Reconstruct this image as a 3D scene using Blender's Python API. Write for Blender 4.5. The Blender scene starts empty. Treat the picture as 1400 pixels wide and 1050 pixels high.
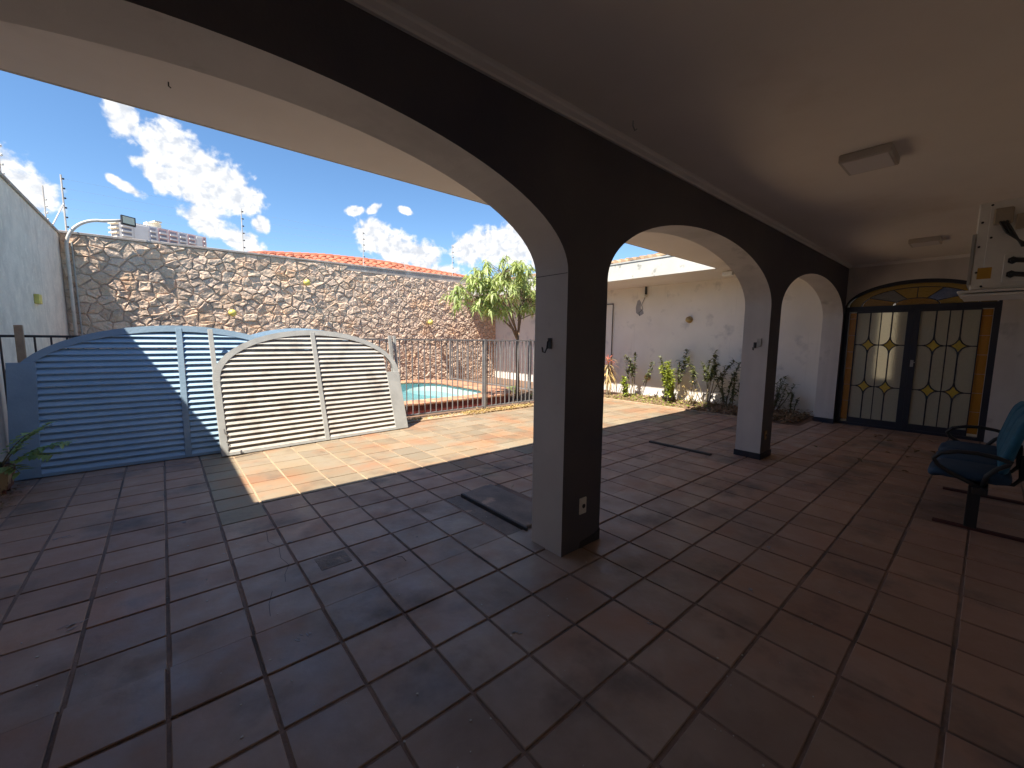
import bpy, bmesh, math, random
from mathutils import Vector, Matrix, noise
random.seed(7)
R = math.radians
H = 1.45                       # eye height in metres; layout numbers were measured in eye heights
S = bpy.context.scene
C = S.collection

# ---------------------------------------------------------------- camera, sky, sun, exposure
def cam_axes(yaw, pitch, roll):
    cy, sy, cp, sp = math.cos(yaw), math.sin(yaw), math.cos(pitch), math.sin(pitch)
    f = Vector((sy*cp, cy*cp, -sp)); r = Vector((cy, -sy, 0)); u = r.cross(f)
    c, s = math.cos(roll), math.sin(roll)
    return r*c + u*s, u*c - r*s, f
cd = bpy.data.cameras.new('camera'); cam = bpy.data.objects.new('camera', cd); C.objects.link(cam)
r_, u_, f_ = cam_axes(0.707374174, 0.108302142, 0.0107839704)
cam.matrix_world = Matrix((( r_.x, u_.x, -f_.x, 0), (r_.y, u_.y, -f_.y, 0), (r_.z, u_.z, -f_.z, H), (0, 0, 0, 1)))
cd.sensor_width = 36; cd.lens = 557.82/1400*36; cd.clip_start = 0.02; cd.clip_end = 4000
S.camera = cam

SUN = Vector((0.56, 0.155, -1.0)).normalized()           # the way the light travels
W = bpy.data.worlds.new('World'); S.world = W; W.use_nodes = True
SKY_STRENGTH = 0.060
def build_sky():
    nt = W.node_tree; N = nt.nodes; L = nt.links; N.clear()
    out = N.new('ShaderNodeOutputWorld'); bg = N.new('ShaderNodeBackground'); bg.inputs[1].default_value = SKY_STRENGTH
    sky = N.new('ShaderNodeTexSky'); sky.sky_type = 'NISHITA'; sky.sun_disc = False
    sky.sun_elevation = math.asin(-SUN.z); sky.sun_rotation = math.atan2(-SUN.x, -SUN.y)
    sky.air_density = 1.0; sky.dust_density = 0.1; sky.ozone_density = 2.5; sky.altitude = 500
    tc = N.new('ShaderNodeTexCoord'); sep = N.new('ShaderNodeSeparateXYZ'); L.new(tc.outputs['Generated'], sep.inputs[0])
    def m(op, a, b=None, c=None, clamp=False):
        n = N.new('ShaderNodeMath'); n.operation = op; n.use_clamp = clamp
        for i, v in enumerate((a, b, c)):
            if v is None: continue
            if isinstance(v, (int, float)): n.inputs[i].default_value = v
            else: L.new(v, n.inputs[i])
        return n.outputs[0]
    az = m('MULTIPLY', m('ARCTAN2', sep.outputs[0], sep.outputs[1]), 57.2958)
    el = m('MULTIPLY', m('ARCSINE', sep.outputs[2]), 57.2958)
    cmb = N.new('ShaderNodeCombineXYZ'); L.new(az, cmb.inputs[0]); L.new(el, cmb.inputs[1])
    # (azimuth, elevation, half width, half height, tilt)
    blobs = [(-1.6, 20.6, 1.3, 2.2, 10), (1.8, 18.6, 2.6, 2.5, -20), (3.6, 17.2, 3.6, 2.6, -20), (5.8, 16.2, 3.4, 2.6, -12), (7.8, 15.2, 2.4, 1.8, -5), (1.2, 15.8, 2.4, 1.3, -30), (4.2, 14.6, 2.6, 1.3, -15),
             (-8.2, 12.6, 2.2, 1.7, -35), (-11.0, 14.5, 2.6, 1.9, -20), (4.4, 12.4, 2.4, 1.5, -30), (7.6, 10.8, 2.2, 1.3, -20), (9.6, 12.8, 0.9, 1.0, 0), (-1.8, 14.4, 1.5, 0.5, -25),
             (20.0, 15.6, 1.2, 0.55, 10), (22.2, 16.0, 1.1, 0.5, 30), (26.1, 16.2, 1.2, 0.45, -15),
             (22.0, 13.0, 2.2, 2.2, 0), (24.8, 11.4, 3.4, 2.4, -15), (28.3, 10.8, 2.6, 2.1, -10), (31.0, 8.6, 3.0, 1.4, 0),
             (34.5, 11.8, 2.4, 2.2, 10), (37.5, 12.5, 3.2, 2.5, 0), (41.0, 12.8, 3.6, 3.0, 10), (46, 11, 4, 2.6, 0), (17.0, 9.2, 2.0, 0.9, 0)]
    rr = random.Random(3)
    for k in range(22):
        a = rr.uniform(60, 345); a = a-360 if a > 180 else a
        blobs.append((a, rr.uniform(8, 42), rr.uniform(3, 7), rr.uniform(1.5, 3.2), rr.uniform(-20, 20)))
    cur = None
    for (a, e, w, h, t) in blobs:
        mp = N.new('ShaderNodeMapping'); mp.vector_type = 'TEXTURE'
        mp.inputs['Location'].default_value = (a, e, 0); mp.inputs['Rotation'].default_value = (0, 0, R(t)); mp.inputs['Scale'].default_value = (w, h, 1)
        L.new(cmb.outputs[0], mp.inputs[0])
        ln = N.new('ShaderNodeVectorMath'); ln.operation = 'LENGTH'; L.new(mp.outputs[0], ln.inputs[0])
        v = m('SUBTRACT', 1.0, ln.outputs['Value'])
        if cur is None: cur = v
        else: cur = m('SMOOTH_MAX', cur, v, 0.25)
    nz = N.new('ShaderNodeTexNoise'); nz.inputs['Scale'].default_value = 0.55; nz.inputs['Detail'].default_value = 9; nz.inputs['Roughness'].default_value = 0.62; nz.inputs['Distortion'].default_value = 0.2
    L.new(cmb.outputs[0], nz.inputs['Vector'])
    big = N.new('ShaderNodeTexNoise'); big.inputs['Scale'].default_value = 1.1; big.inputs['Detail'].default_value = 4; big.inputs['Roughness'].default_value = 0.6
    L.new(cmb.outputs[0], big.inputs['Vector'])
    d = m('ADD', m('ADD', cur, m('MULTIPLY', m('SUBTRACT', nz.outputs[0], 0.5), 1.45)), m('MULTIPLY', m('SUBTRACT', big.outputs[0], 0.5), 0.45))
    mr = N.new('ShaderNodeMapRange'); mr.interpolation_type = 'SMOOTHSTEP'; L.new(d, mr.inputs[0]); mr.inputs[1].default_value = -0.16; mr.inputs[2].default_value = 0.34
    # cloud body: bright tops, greyer bellies
    cr = N.new('ShaderNodeMapRange'); cr.interpolation_type = 'SMOOTHSTEP'; L.new(m('ADD', m('MULTIPLY', nz.outputs[0], 0.55), m('MULTIPLY', big.outputs[0], 0.45)), cr.inputs[0]); cr.inputs[1].default_value = 0.36; cr.inputs[2].default_value = 0.58
    cc = N.new('ShaderNodeMix'); cc.data_type = 'RGBA'; L.new(cr.outputs[0], cc.inputs[0])
    cc.inputs[6].default_value = (3.3, 3.5, 3.85, 1); cc.inputs[7].default_value = (5.0, 5.0, 5.0, 1)
    mx = N.new('ShaderNodeMix'); mx.data_type = 'RGBA'; L.new(mr.outputs[0], mx.inputs[0]); hs = N.new('ShaderNodeHueSaturation'); hs.inputs['Saturation'].default_value = 1.15; hs.inputs['Value'].default_value = 0.88; L.new(sky.outputs[0], hs.inputs['Color']); L.new(hs.outputs[0], mx.inputs[6]); L.new(cc.outputs[2], mx.inputs[7])
    L.new(mx.outputs[2], bg.inputs[0]); L.new(bg.outputs[0], out.inputs[0])
build_sky()
sd = bpy.data.lights.new('sun', 'SUN'); sd.energy = 3.25; sd.angle = R(0.53); sd.color = (1.0, 0.93, 0.82)
sun = bpy.data.objects.new('sun', sd); C.objects.link(sun); sun.rotation_euler = SUN.to_track_quat('-Z', 'Y').to_euler(); sun.location = (-4, -2, 12)
S.view_settings.view_transform = 'Standard'; S.view_settings.look = 'None'; S.view_settings.gamma = 1; S.view_settings.use_curve_mapping = False
S.view_settings.exposure = 1.95
S.cycles.max_bounces = 10; S.cycles.diffuse_bounces = 6; S.cycles.caustics_reflective = False; S.cycles.caustics_refractive = False

# ---------------------------------------------------------------- materials
def new_mat(name):
    m = bpy.data.materials.new(name); m.use_nodes = True
    nt = m.node_tree; nt.nodes.clear()
    o = nt.nodes.new('ShaderNodeOutputMaterial'); p = nt.nodes.new('ShaderNodeBsdfPrincipled'); nt.links.new(p.outputs[0], o.inputs[0])
    return m, nt, p
def col4(c): return (c[0], c[1], c[2], 1)
def mat(name, c1, c2=None, scale=6, rough=0.6, bump=0.0, bscale=40, metal=0, detail=5, lo=0.35, hi=0.65, rand=0.0, spec=0.5, streak=None, c3=None, s3=1.2, lo3=.5, hi3=.7, bdist=0.01, grad=None, rvar=None):
    m, nt, p = new_mat(name); N, L = nt.nodes, nt.links
    geo = N.new('ShaderNodeNewGeometry')
    p.inputs['Roughness'].default_value = rough; p.inputs['Metallic'].default_value = metal; p.inputs['Specular IOR Level'].default_value = spec
    def noise_fac(sc, lo, hi, det=5, stretch=None):
        v = geo.outputs['Position']
        if stretch:
            mp = N.new('ShaderNodeMapping'); mp.inputs['Scale'].default_value = stretch; L.new(v, mp.inputs[0]); v = mp.outputs[0]
        n = N.new('ShaderNodeTexNoise'); n.inputs['Scale'].default_value = sc; n.inputs['Detail'].default_value = det; n.inputs['Roughness'].default_value = 0.6; L.new(v, n.inputs['Vector'])
        r = N.new('ShaderNodeMapRange'); r.inputs[1].default_value = lo; r.inputs[2].default_value = hi; L.new(n.outputs[0], r.inputs[0]); return r.outputs[0]
    def mixc(f, a, b):
        x = N.new('ShaderNodeMix'); x.data_type = 'RGBA'
        if isinstance(f, float): x.inputs[0].default_value = f
        else: L.new(f, x.inputs[0])
        for i, q in ((6, a), (7, b)):
            if isinstance(q, tuple): x.inputs[i].default_value = col4(q)
            else: L.new(q, x.inputs[i])
        return x.outputs[2]
    cur = tuple(c1)
    if c2: cur = mixc(noise_fac(scale, lo, hi, detail), tuple(c1), tuple(c2))
    if c3:
        fac = noise_fac(s3, lo3, hi3, 6)
        for (ax, g0, g1, amt) in (grad or ()):
            sx = N.new('ShaderNodeSeparateXYZ'); L.new(geo.outputs['Position'], sx.inputs[0]); g = N.new('ShaderNodeMapRange'); L.new(sx.outputs[ax], g.inputs[0]); g.inputs[1].default_value = g0; g.inputs[2].default_value = g1; g.inputs[4].default_value = amt
            ad = N.new('ShaderNodeMath'); ad.operation = 'ADD'; ad.use_clamp = True; L.new(fac, ad.inputs[0]); L.new(g.outputs[0], ad.inputs[1]); fac = ad.outputs[0]
        cur = mixc(fac, cur, tuple(c3))
    if streak: cur = mixc(noise_fac(streak[0], streak[2], streak[3], 5, (1, 1, 0.06)), cur, tuple(streak[1]))
    if rvar:
        f = noise_fac(rvar[0], 0.35, 0.65, 6); mr = N.new('ShaderNodeMapRange'); L.new(f, mr.inputs[0]); mr.inputs[3].default_value = rvar[1]; mr.inputs[4].default_value = rvar[2]; L.new(mr.outputs[0], p.inputs['Roughness'])
    if rand:
        oi = N.new('ShaderNodeObjectInfo'); ad = N.new('ShaderNodeMath'); ad.operation = 'ADD'; L.new(oi.outputs['Random'], ad.inputs[0]); L.new(geo.outputs['Random Per Island'], ad.inputs[1])
        fr = N.new('ShaderNodeMath'); fr.operation = 'FRACT'; L.new(ad.outputs[0], fr.inputs[0])
        hs = N.new('ShaderNodeHueSaturation'); mr = N.new('ShaderNodeMapRange'); L.new(fr.outputs[0], mr.inputs[0]); mr.inputs[3].default_value = 1-rand; mr.inputs[4].default_value = 1+rand; L.new(mr.outputs[0], hs.inputs['Value'])
        f2 = N.new('ShaderNodeMath'); f2.operation = 'MULTIPLY'; f2.inputs[1].default_value = 7.31; L.new(fr.outputs[0], f2.inputs[0]); f3 = N.new('ShaderNodeMath'); f3.operation = 'FRACT'; L.new(f2.outputs[0], f3.inputs[0])
        m2 = N.new('ShaderNodeMapRange'); L.new(f3.outputs[0], m2.inputs[0]); m2.inputs[3].default_value = 0.5-rand*0.018; m2.inputs[4].default_value = 0.5+rand*0.018; L.new(m2.outputs[0], hs.inputs['Hue'])
        if isinstance(cur, tuple): hs.inputs['Color'].default_value = col4(cur)
        else: L.new(cur, hs.inputs['Color'])
        cur = hs.outputs[0]
    if isinstance(cur, tuple): p.inputs['Base Color'].default_value = col4(cur)
    else: L.new(cur, p.inputs['Base Color'])
    if bump:
        n = N.new('ShaderNodeTexNoise'); n.inputs['Scale'].default_value = bscale; n.inputs['Detail'].default_value = 6; L.new(geo.outputs['Position'], n.inputs['Vector'])
        b = N.new('ShaderNodeBump'); b.inputs['Strength'].default_value = bump; b.inputs['Distance'].default_value = bdist; L.new(n.outputs[0], b.inputs['Height']); L.new(b.outputs[0], p.inputs['Normal'])
    return m
def leaf_mat(name, c, c2, trans=0.25, rough=0.45):
    m = mat(name, c, c2, scale=9, rough=rough, rand=0.35, spec=0.4)
    nt = m.node_tree; N, L = nt.nodes, nt.links; p = [n for n in N if n.type == 'BSDF_PRINCIPLED'][0]; o = [n for n in N if n.type == 'OUTPUT_MATERIAL'][0]
    t = N.new('ShaderNodeBsdfTranslucent'); t.inputs[0].default_value = (c2[0]*1.5, c2[1]*1.6, c2[2], 1)
    x = N.new('ShaderNodeMixShader'); x.inputs[0].default_value = trans; L.new(p.outputs[0], x.inputs[1]); L.new(t.outputs[0], x.inputs[2]); L.new(x.outputs[0], o.inputs[0])
    return m
M = {}
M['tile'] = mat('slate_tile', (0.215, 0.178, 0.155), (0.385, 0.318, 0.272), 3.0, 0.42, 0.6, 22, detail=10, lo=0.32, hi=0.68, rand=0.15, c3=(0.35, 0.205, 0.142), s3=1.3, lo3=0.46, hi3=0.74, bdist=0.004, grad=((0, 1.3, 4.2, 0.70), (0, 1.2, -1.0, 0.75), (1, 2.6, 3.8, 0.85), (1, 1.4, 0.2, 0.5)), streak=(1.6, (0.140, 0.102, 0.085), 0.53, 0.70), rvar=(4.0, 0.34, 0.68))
M['tile_sun'] = mat('sandy_sunlit_tile', (0.252, 0.182, 0.112), (0.250, 0.208, 0.148), 1.6, 0.55, 0.5, 24, detail=9, rand=0.14, c3=(0.30, 0.155, 0.082), s3=1.2, lo3=0.48, hi3=0.66, bdist=0.004, streak=(3.0, (0.17, 0.13, 0.09), 0.54, 0.74))  # reddish dust tone with the sun patch's warmth put into the colour
M['tile_in'] = mat('dusty_tile', (0.30, 0.245, 0.215), (0.36, 0.28, 0.235), 2.2, 0.42, 0.25, 26, rand=0.08, c3=(0.40, 0.26, 0.185), s3=0.7, lo3=0.40, hi3=0.66, bdist=0.004)
M['grout'] = mat('grout', (0.20, 0.135, 0.108), (0.28, 0.19, 0.15), 7, 0.9, 0.6, 60, detail=9, c3=(0.12, 0.095, 0.085), s3=1.3, lo3=.47, hi3=.62)
M['grout_sun'] = mat('sandy_sunlit_grout', (0.42, 0.30, 0.19), (0.33, 0.22, 0.14), 7, 0.9, 0.4, 60)  # lighter grout copy, sunlight of the patch put into its colour; kerbs reuse it
M['plaster_in'] = mat('grey_paint', (0.52, 0.49, 0.475), (0.60, 0.565, 0.545), 2.0, 0.7, 0.3, 70, detail=9, c3=(0.34, 0.32, 0.31), s3=3.2, lo3=0.62, hi3=0.78, streak=(1.6, (0.42, 0.395, 0.385), 0.54, 0.76), bdist=0.003)
M['dark_paint'] = mat('navy_charcoal_paint', (0.085, 0.080, 0.090), (0.115, 0.104, 0.108), 1.1, 0.55, 0.3, 60, detail=9, c3=(0.055, 0.055, 0.080), s3=0.35, lo3=.45, hi3=.62, bdist=0.004)
M['soffit'] = mat('soffit_paint', (0.66, 0.61, 0.58), (0.71, 0.66, 0.63), 1.3, 0.75, 0.12, 80, c3=(0.52, 0.47, 0.44), s3=0.7, lo3=0.6, hi3=0.8, bdist=0.003)
M['ceiling'] = mat('ceiling_paint', (0.80, 0.745, 0.69), (0.86, 0.805, 0.75), 0.9, 0.7, 0.2, 9, detail=8, c3=(0.70, 0.62, 0.54), s3=0.8, lo3=0.58, hi3=0.8, bdist=0.01)
M['cornice'] = mat('cornice_plaster', (0.74, 0.71, 0.69), (0.68, 0.65, 0.63), 3, 0.6)
M['white_wall'] = mat('weathered_white_wall', (0.80, 0.75, 0.69), (0.73, 0.68, 0.625), 1.1, 0.8, 0.3, 70, c3=(0.44, 0.42, 0.41), s3=2.6, lo3=0.58, hi3=0.80, streak=(5.5, (0.58, 0.545, 0.50), 0.60, 0.85), bdist=0.004)
M['grey_wall'] = mat('rendered_grey_wall', (0.74, 0.68, 0.595), (0.60, 0.555, 0.49), 2.6, 0.9, 0.6, 30, detail=9, streak=(1.7, (0.40, 0.375, 0.34), 0.58, 0.80), c3=(0.78, 0.72, 0.63), s3=8, lo3=.5, hi3=.7)
M['fascia'] = mat('fascia_white', (0.52, 0.50, 0.455), (0.46, 0.445, 0.40), 2, 0.7, 0.2, 50, c3=(0.25, 0.25, 0.22), s3=5.5, lo3=0.60, hi3=0.70)
M['stone'] = mat('wall_stone', (0.70, 0.52, 0.385), (0.55, 0.42, 0.325), 7, 0.92, 0.9, 13, rand=0.17, c3=(0.70, 0.44, 0.27), s3=1.7, lo3=0.5, hi3=0.72, bdist=0.04)
M['mortar'] = mat('dark_mortar', (0.46, 0.345, 0.27), (0.54, 0.41, 0.32), 7, 0.95, 0.6, 50)
M['cap'] = mat('cap_render', (0.40, 0.345, 0.31), (0.31, 0.27, 0.245), 3, 0.9, 0.4, 40, c3=(0.55, 0.52, 0.48), s3=4, lo3=.55, hi3=.7)
M['blue'] = mat('sky_blue_paint', (0.33, 0.47, 0.60), (0.28, 0.41, 0.54), 4, 0.45, 0.2, 40, detail=9, c3=(0.24, 0.33, 0.41), s3=2.4, lo3=.55, hi3=.75, rand=0.05, streak=(14, (0.22, 0.20, 0.18), 0.70, 0.80))
M['bluedark'] = mat('blue_frame_paint', (0.25, 0.35, 0.44), (0.205, 0.295, 0.38), 3, 0.5, 0.2, 40, detail=9, c3=(0.24, 0.22, 0.20), s3=9, lo3=.66, hi3=.74)
M['greypaint'] = mat('aged_grey_slat_paint', (0.52, 0.485, 0.42), (0.42, 0.39, 0.34), 6, 0.55, 0.2, 40, detail=9, rand=0.07, c3=(0.27, 0.235, 0.20), s3=3, lo3=.52, hi3=.74)
M['greyframe'] = mat('aged_grey_frame_paint', (0.40, 0.40, 0.375), (0.33, 0.33, 0.31), 6, 0.5, 0.15, 60)
M['iron'] = mat('fence_iron', (0.24, 0.235, 0.235), (0.17, 0.165, 0.165), 8, 0.5, 0.15, 90, c3=(0.32, 0.25, 0.20), s3=5, lo3=.62, hi3=.75)
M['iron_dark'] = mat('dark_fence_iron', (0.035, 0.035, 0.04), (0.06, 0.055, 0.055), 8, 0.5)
M['wood'] = mat('raw_wood', (0.46, 0.33, 0.21), (0.36, 0.25, 0.16), 12, 0.8, 0.3, 40)
M['concrete'] = mat('worn_concrete', (0.27, 0.225, 0.195), (0.18, 0.155, 0.14), 5, 0.9, 0.6, 50, detail=9, c3=(0.48, 0.34, 0.26), s3=3.5, lo3=.60, hi3=.68)
M['black'] = mat('black_rubber', (0.015, 0.015, 0.017), None, rough=0.5)
M['steel'] = mat('steel', (0.5, 0.5, 0.5), (0.4, 0.4, 0.4), 20, 0.35, metal=0.9)
M['pale_pipe'] = mat('pale_painted_pipe', (0.62, 0.585, 0.54), (0.50, 0.46, 0.42), 7, 0.5)
M['white_plastic'] = mat('white_plastic', (0.78, 0.75, 0.68), (0.70, 0.67, 0.61), 9, 0.4)
M['coping'] = mat('coping_brick', (0.46, 0.235, 0.14), (0.37, 0.175, 0.10), 5, 0.85, 0.4, 50, rand=0.22, c3=(0.52, 0.36, 0.22), s3=2, lo3=.5, hi3=.7)
M['redtile'] = mat('dark_red_wall_tile', (0.20, 0.045, 0.04), (0.15, 0.035, 0.035), 6, 0.4, 0.1, 60, rand=0.2)
M['basin'] = mat('pool_tile', (0.50, 0.60, 0.54), (0.44, 0.54, 0.50), 7, 0.4)
M['basin_floor'] = mat('pool_floor_tile', (0.13, 0.42, 0.50), (0.11, 0.38, 0.46), 7, 0.4)
M['roof'] = mat('roof_clay', (0.46, 0.145, 0.075), (0.36, 0.115, 0.065), 3, 0.85, 0.3, 30, rand=0.2, c3=(0.22, 0.11, 0.08), s3=2.5, lo3=.55, hi3=.75)
M['roof_pale'] = mat('roof_clay_pale', (0.50, 0.36, 0.22), (0.42, 0.27, 0.17), 3, 0.85, 0.3, 30, rand=0.2, c3=(0.22, 0.16, 0.12), s3=2.5, lo3=.6, hi3=.75)
M['soil'] = mat('soil', (0.20, 0.115, 0.07), (0.13, 0.08, 0.055), 8, 0.95, 0.8, 30)
M['ground'] = mat('ground', (0.20, 0.15, 0.11), (0.14, 0.11, 0.08), 0.5, 0.95)
M['bark'] = mat('bark', (0.26, 0.19, 0.135), (0.17, 0.12, 0.09), 14, 0.9, 0.6, 40)
M['stem'] = mat('stem', (0.20, 0.16, 0.10), (0.11, 0.09, 0.06), 14, 0.9)
M['leaf'] = leaf_mat('tree_leaf', (0.21, 0.27, 0.075), (0.40, 0.45, 0.19), 0.28)
M['leaf_dark'] = leaf_mat('shrub_leaf_dark', (0.085, 0.105, 0.045), (0.16, 0.17, 0.075), 0.15)
M['leaf_yellow'] = leaf_mat('shrub_leaf_yellow', (0.23, 0.29, 0.045), (0.32, 0.36, 0.06), 0.25)
M['leaf_straw'] = leaf_mat('strap_leaf', (0.40, 0.33, 0.14), (0.46, 0.30, 0.12), 0.2)
M['leaf_red'] = leaf_mat('red_leaf', (0.38, 0.09, 0.06), (0.45, 0.13, 0.08), 0.2)
M['leaf_dry'] = leaf_mat('dry_leaf', (0.34, 0.24, 0.14), (0.22, 0.13, 0.08), 0.1, 0.8)
M['leaf_pale'] = leaf_mat('fern_leaf', (0.13, 0.21, 0.08), (0.32, 0.42, 0.15), 0.25)
M['door_frame'] = mat('navy_door_metal', (0.016, 0.018, 0.032), (0.022, 0.024, 0.036), 6, 0.42)
M['seat'] = mat('blue_fabric', (0.020, 0.125, 0.21), (0.014, 0.095, 0.165), 20, 0.85, 0.3, 300, bdist=0.002)
M['seat_dark'] = mat('dark_blue_fabric', (0.022, 0.055, 0.10), (0.015, 0.04, 0.08), 20, 0.85, 0.3, 300, bdist=0.002)
M['rust'] = mat('rusty_bar', (0.085, 0.022, 0.018), (0.06, 0.018, 0.016), 9, 0.7)
M['brass'] = mat('aged_brass', (0.42, 0.30, 0.12), (0.30, 0.22, 0.10), 9, 0.5)
M['yellow'] = mat('yellow_globe', (0.72, 0.62, 0.16), (0.62, 0.50, 0.12), 6, 0.4)
M['terminal'] = mat('tan_plastic', (0.42, 0.35, 0.25), (0.36, 0.30, 0.22), 12, 0.6)
M['sticker'] = mat('yellow_sticker', (0.50, 0.27, 0.03), None, rough=0.5)
M['terracotta'] = mat('worn_terracotta', (0.20, 0.07, 0.045), (0.15, 0.055, 0.04), 6, 0.85, c3=(0.50, 0.38, 0.22), s3=9, lo3=.47, hi3=.53)
M['patch'] = mat('bare_plaster_patch', (0.36, 0.34, 0.35), (0.30, 0.29, 0.30), 5, 0.9)
M['orange'] = mat('orange_globe', (0.55, 0.24, 0.06), (0.48, 0.20, 0.05), 8, 0.5)
M['bld_white'] = mat('tower_white', (0.80, 0.78, 0.76), (0.74, 0.72, 0.70), 0.2, 0.8)
M['bld_pink'] = mat('tower_pink', (0.66, 0.42, 0.42), (0.62, 0.40, 0.40), 0.2, 0.8)
M['bld_grey'] = mat('tower_grey', (0.56, 0.56, 0.62), (0.52, 0.52, 0.58), 0.2, 0.8)
M['bld_cream'] = mat('tower_cream', (0.80, 0.74, 0.62), (0.72, 0.66, 0.55), 0.2, 0.8)
M['bld_glass'] = mat('tower_glass', (0.20, 0.20, 0.25), None, rough=0.4)
M['slate_edge'] = mat('dark_edge', (0.03, 0.028, 0.03), None, rough=0.6)
def glass_pane(name, base, tr=0.0, rough=0.16, bump=0.5, scale=55):
    m, nt, p = new_mat(name); N, L = nt.nodes, nt.links
    geo = N.new('ShaderNodeNewGeometry')
    n = N.new('ShaderNodeTexNoise'); n.inputs['Scale'].default_value = scale; n.inputs['Detail'].default_value = 3; L.new(geo.outputs['Position'], n.inputs['Vector'])
    b = N.new('ShaderNodeBump'); b.inputs['Strength'].default_value = bump; b.inputs['Distance'].default_value = 0.012; L.new(n.outputs[0], b.inputs['Height']); L.new(b.outputs[0], p.inputs['Normal'])
    mx = N.new('ShaderNodeMix'); mx.data_type = 'RGBA'; L.new(n.outputs[0], mx.inputs[0]); mx.inputs[6].default_value = (base[0]*0.8, base[1]*0.8, base[2]*0.8, 1); mx.inputs[7].default_value = (base[0]*1.2, base[1]*1.2, base[2]*1.2, 1)
    L.new(mx.outputs[2], p.inputs['Base Color']); p.inputs['Roughness'].default_value = rough; p.inputs['Specular IOR Level'].default_value = 0.7
    return m
def see_through(m, col, f):
    nt = m.node_tree; N, L = nt.nodes, nt.links; p = [n for n in N if n.type == 'BSDF_PRINCIPLED'][0]; o = [n for n in N if n.type == 'OUTPUT_MATERIAL'][0]; b = [n for n in N if n.type == 'BUMP'][0]
    t = N.new('ShaderNodeBsdfRefraction'); t.inputs['Color'].default_value = col4(col); t.inputs['Roughness'].default_value = 0.30; t.inputs['IOR'].default_value = 1.08; L.new(b.outputs[0], t.inputs['Normal'])
    x = N.new('ShaderNodeMixShader'); x.inputs[0].default_value = f; L.new(p.outputs[0], x.inputs[1]); L.new(t.outputs[0], x.inputs[2]); L.new(x.outputs[0], o.inputs[0]); return m
M['pane'] = glass_pane('frosted_clear_glass', (0.52, 0.50, 0.40))
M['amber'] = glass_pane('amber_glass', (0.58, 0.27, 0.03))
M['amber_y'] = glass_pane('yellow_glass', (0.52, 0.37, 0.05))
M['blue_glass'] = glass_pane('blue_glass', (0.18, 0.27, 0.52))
M['fan_amber'] = glass_pane('unlit_amber_glass', (0.30, 0.165, 0.03)); M['fan_yellow'] = glass_pane('unlit_yellow_glass', (0.33, 0.225, 0.045)); M['fan_blue'] = glass_pane('unlit_blue_glass', (0.13, 0.18, 0.33)); M['fan_grey'] = glass_pane('unlit_grey_glass', (0.20, 0.19, 0.17))  # darker fanlight copies of the glass, missing backlight put into their colours
see_through(M['pane'], (1.0, 0.93, 0.78), 0.4); see_through(M['amber'], (1.0, 0.5, 0.08), 0.3)
M['lamp_rim'] = mat('lamp_rim', (0.50, 0.46, 0.42), (0.44, 0.40, 0.37), 9, 0.5)
M['diffuser'] = mat('lamp_diffuser', (0.66, 0.62, 0.62), None, rough=0.45)
M['flood_glass'] = mat('flood_glass', (0.30, 0.34, 0.30), None, rough=0.15)
def water_mat():
    m = bpy.data.materials.new('pool_water'); m.use_nodes = True; nt = m.node_tree; N, L = nt.nodes, nt.links; N.clear()
    o = N.new('ShaderNodeOutputMaterial'); t = N.new('ShaderNodeBsdfTransparent'); t.inputs[0].default_value = (0.66, 0.93, 0.97, 1)
    g = N.new('ShaderNodeBsdfGlossy'); g.inputs['Roughness'].default_value = 0.03; fr = N.new('ShaderNodeFresnel'); fr.inputs[0].default_value = 1.33
    d = N.new('ShaderNodeBsdfDiffuse'); d.inputs[0].default_value = (0.45, 0.76, 0.82, 1)
    geo = N.new('ShaderNodeNewGeometry'); n = N.new('ShaderNodeTexNoise'); n.inputs['Scale'].default_value = 6; L.new(geo.outputs['Position'], n.inputs['Vector'])
    b = N.new('ShaderNodeBump'); b.inputs['Strength'].default_value = 0.12; b.inputs['Distance'].default_value = 0.01; L.new(n.outputs[0], b.inputs['Height']); L.new(b.outputs[0], g.inputs['Normal'])
    x0 = N.new('ShaderNodeMixShader'); x0.inputs[0].default_value = 0.22; L.new(t.outputs[0], x0.inputs[1]); L.new(d.outputs[0], x0.inputs[2])
    x = N.new('ShaderNodeMixShader'); L.new(fr.outputs[0], x.inputs[0]); L.new(x0.outputs[0], x.inputs[1]); L.new(g.outputs[0], x.inputs[2]); L.new(x.outputs[0], o.inputs[0])
    return m
M['water'] = water_mat()

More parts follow.
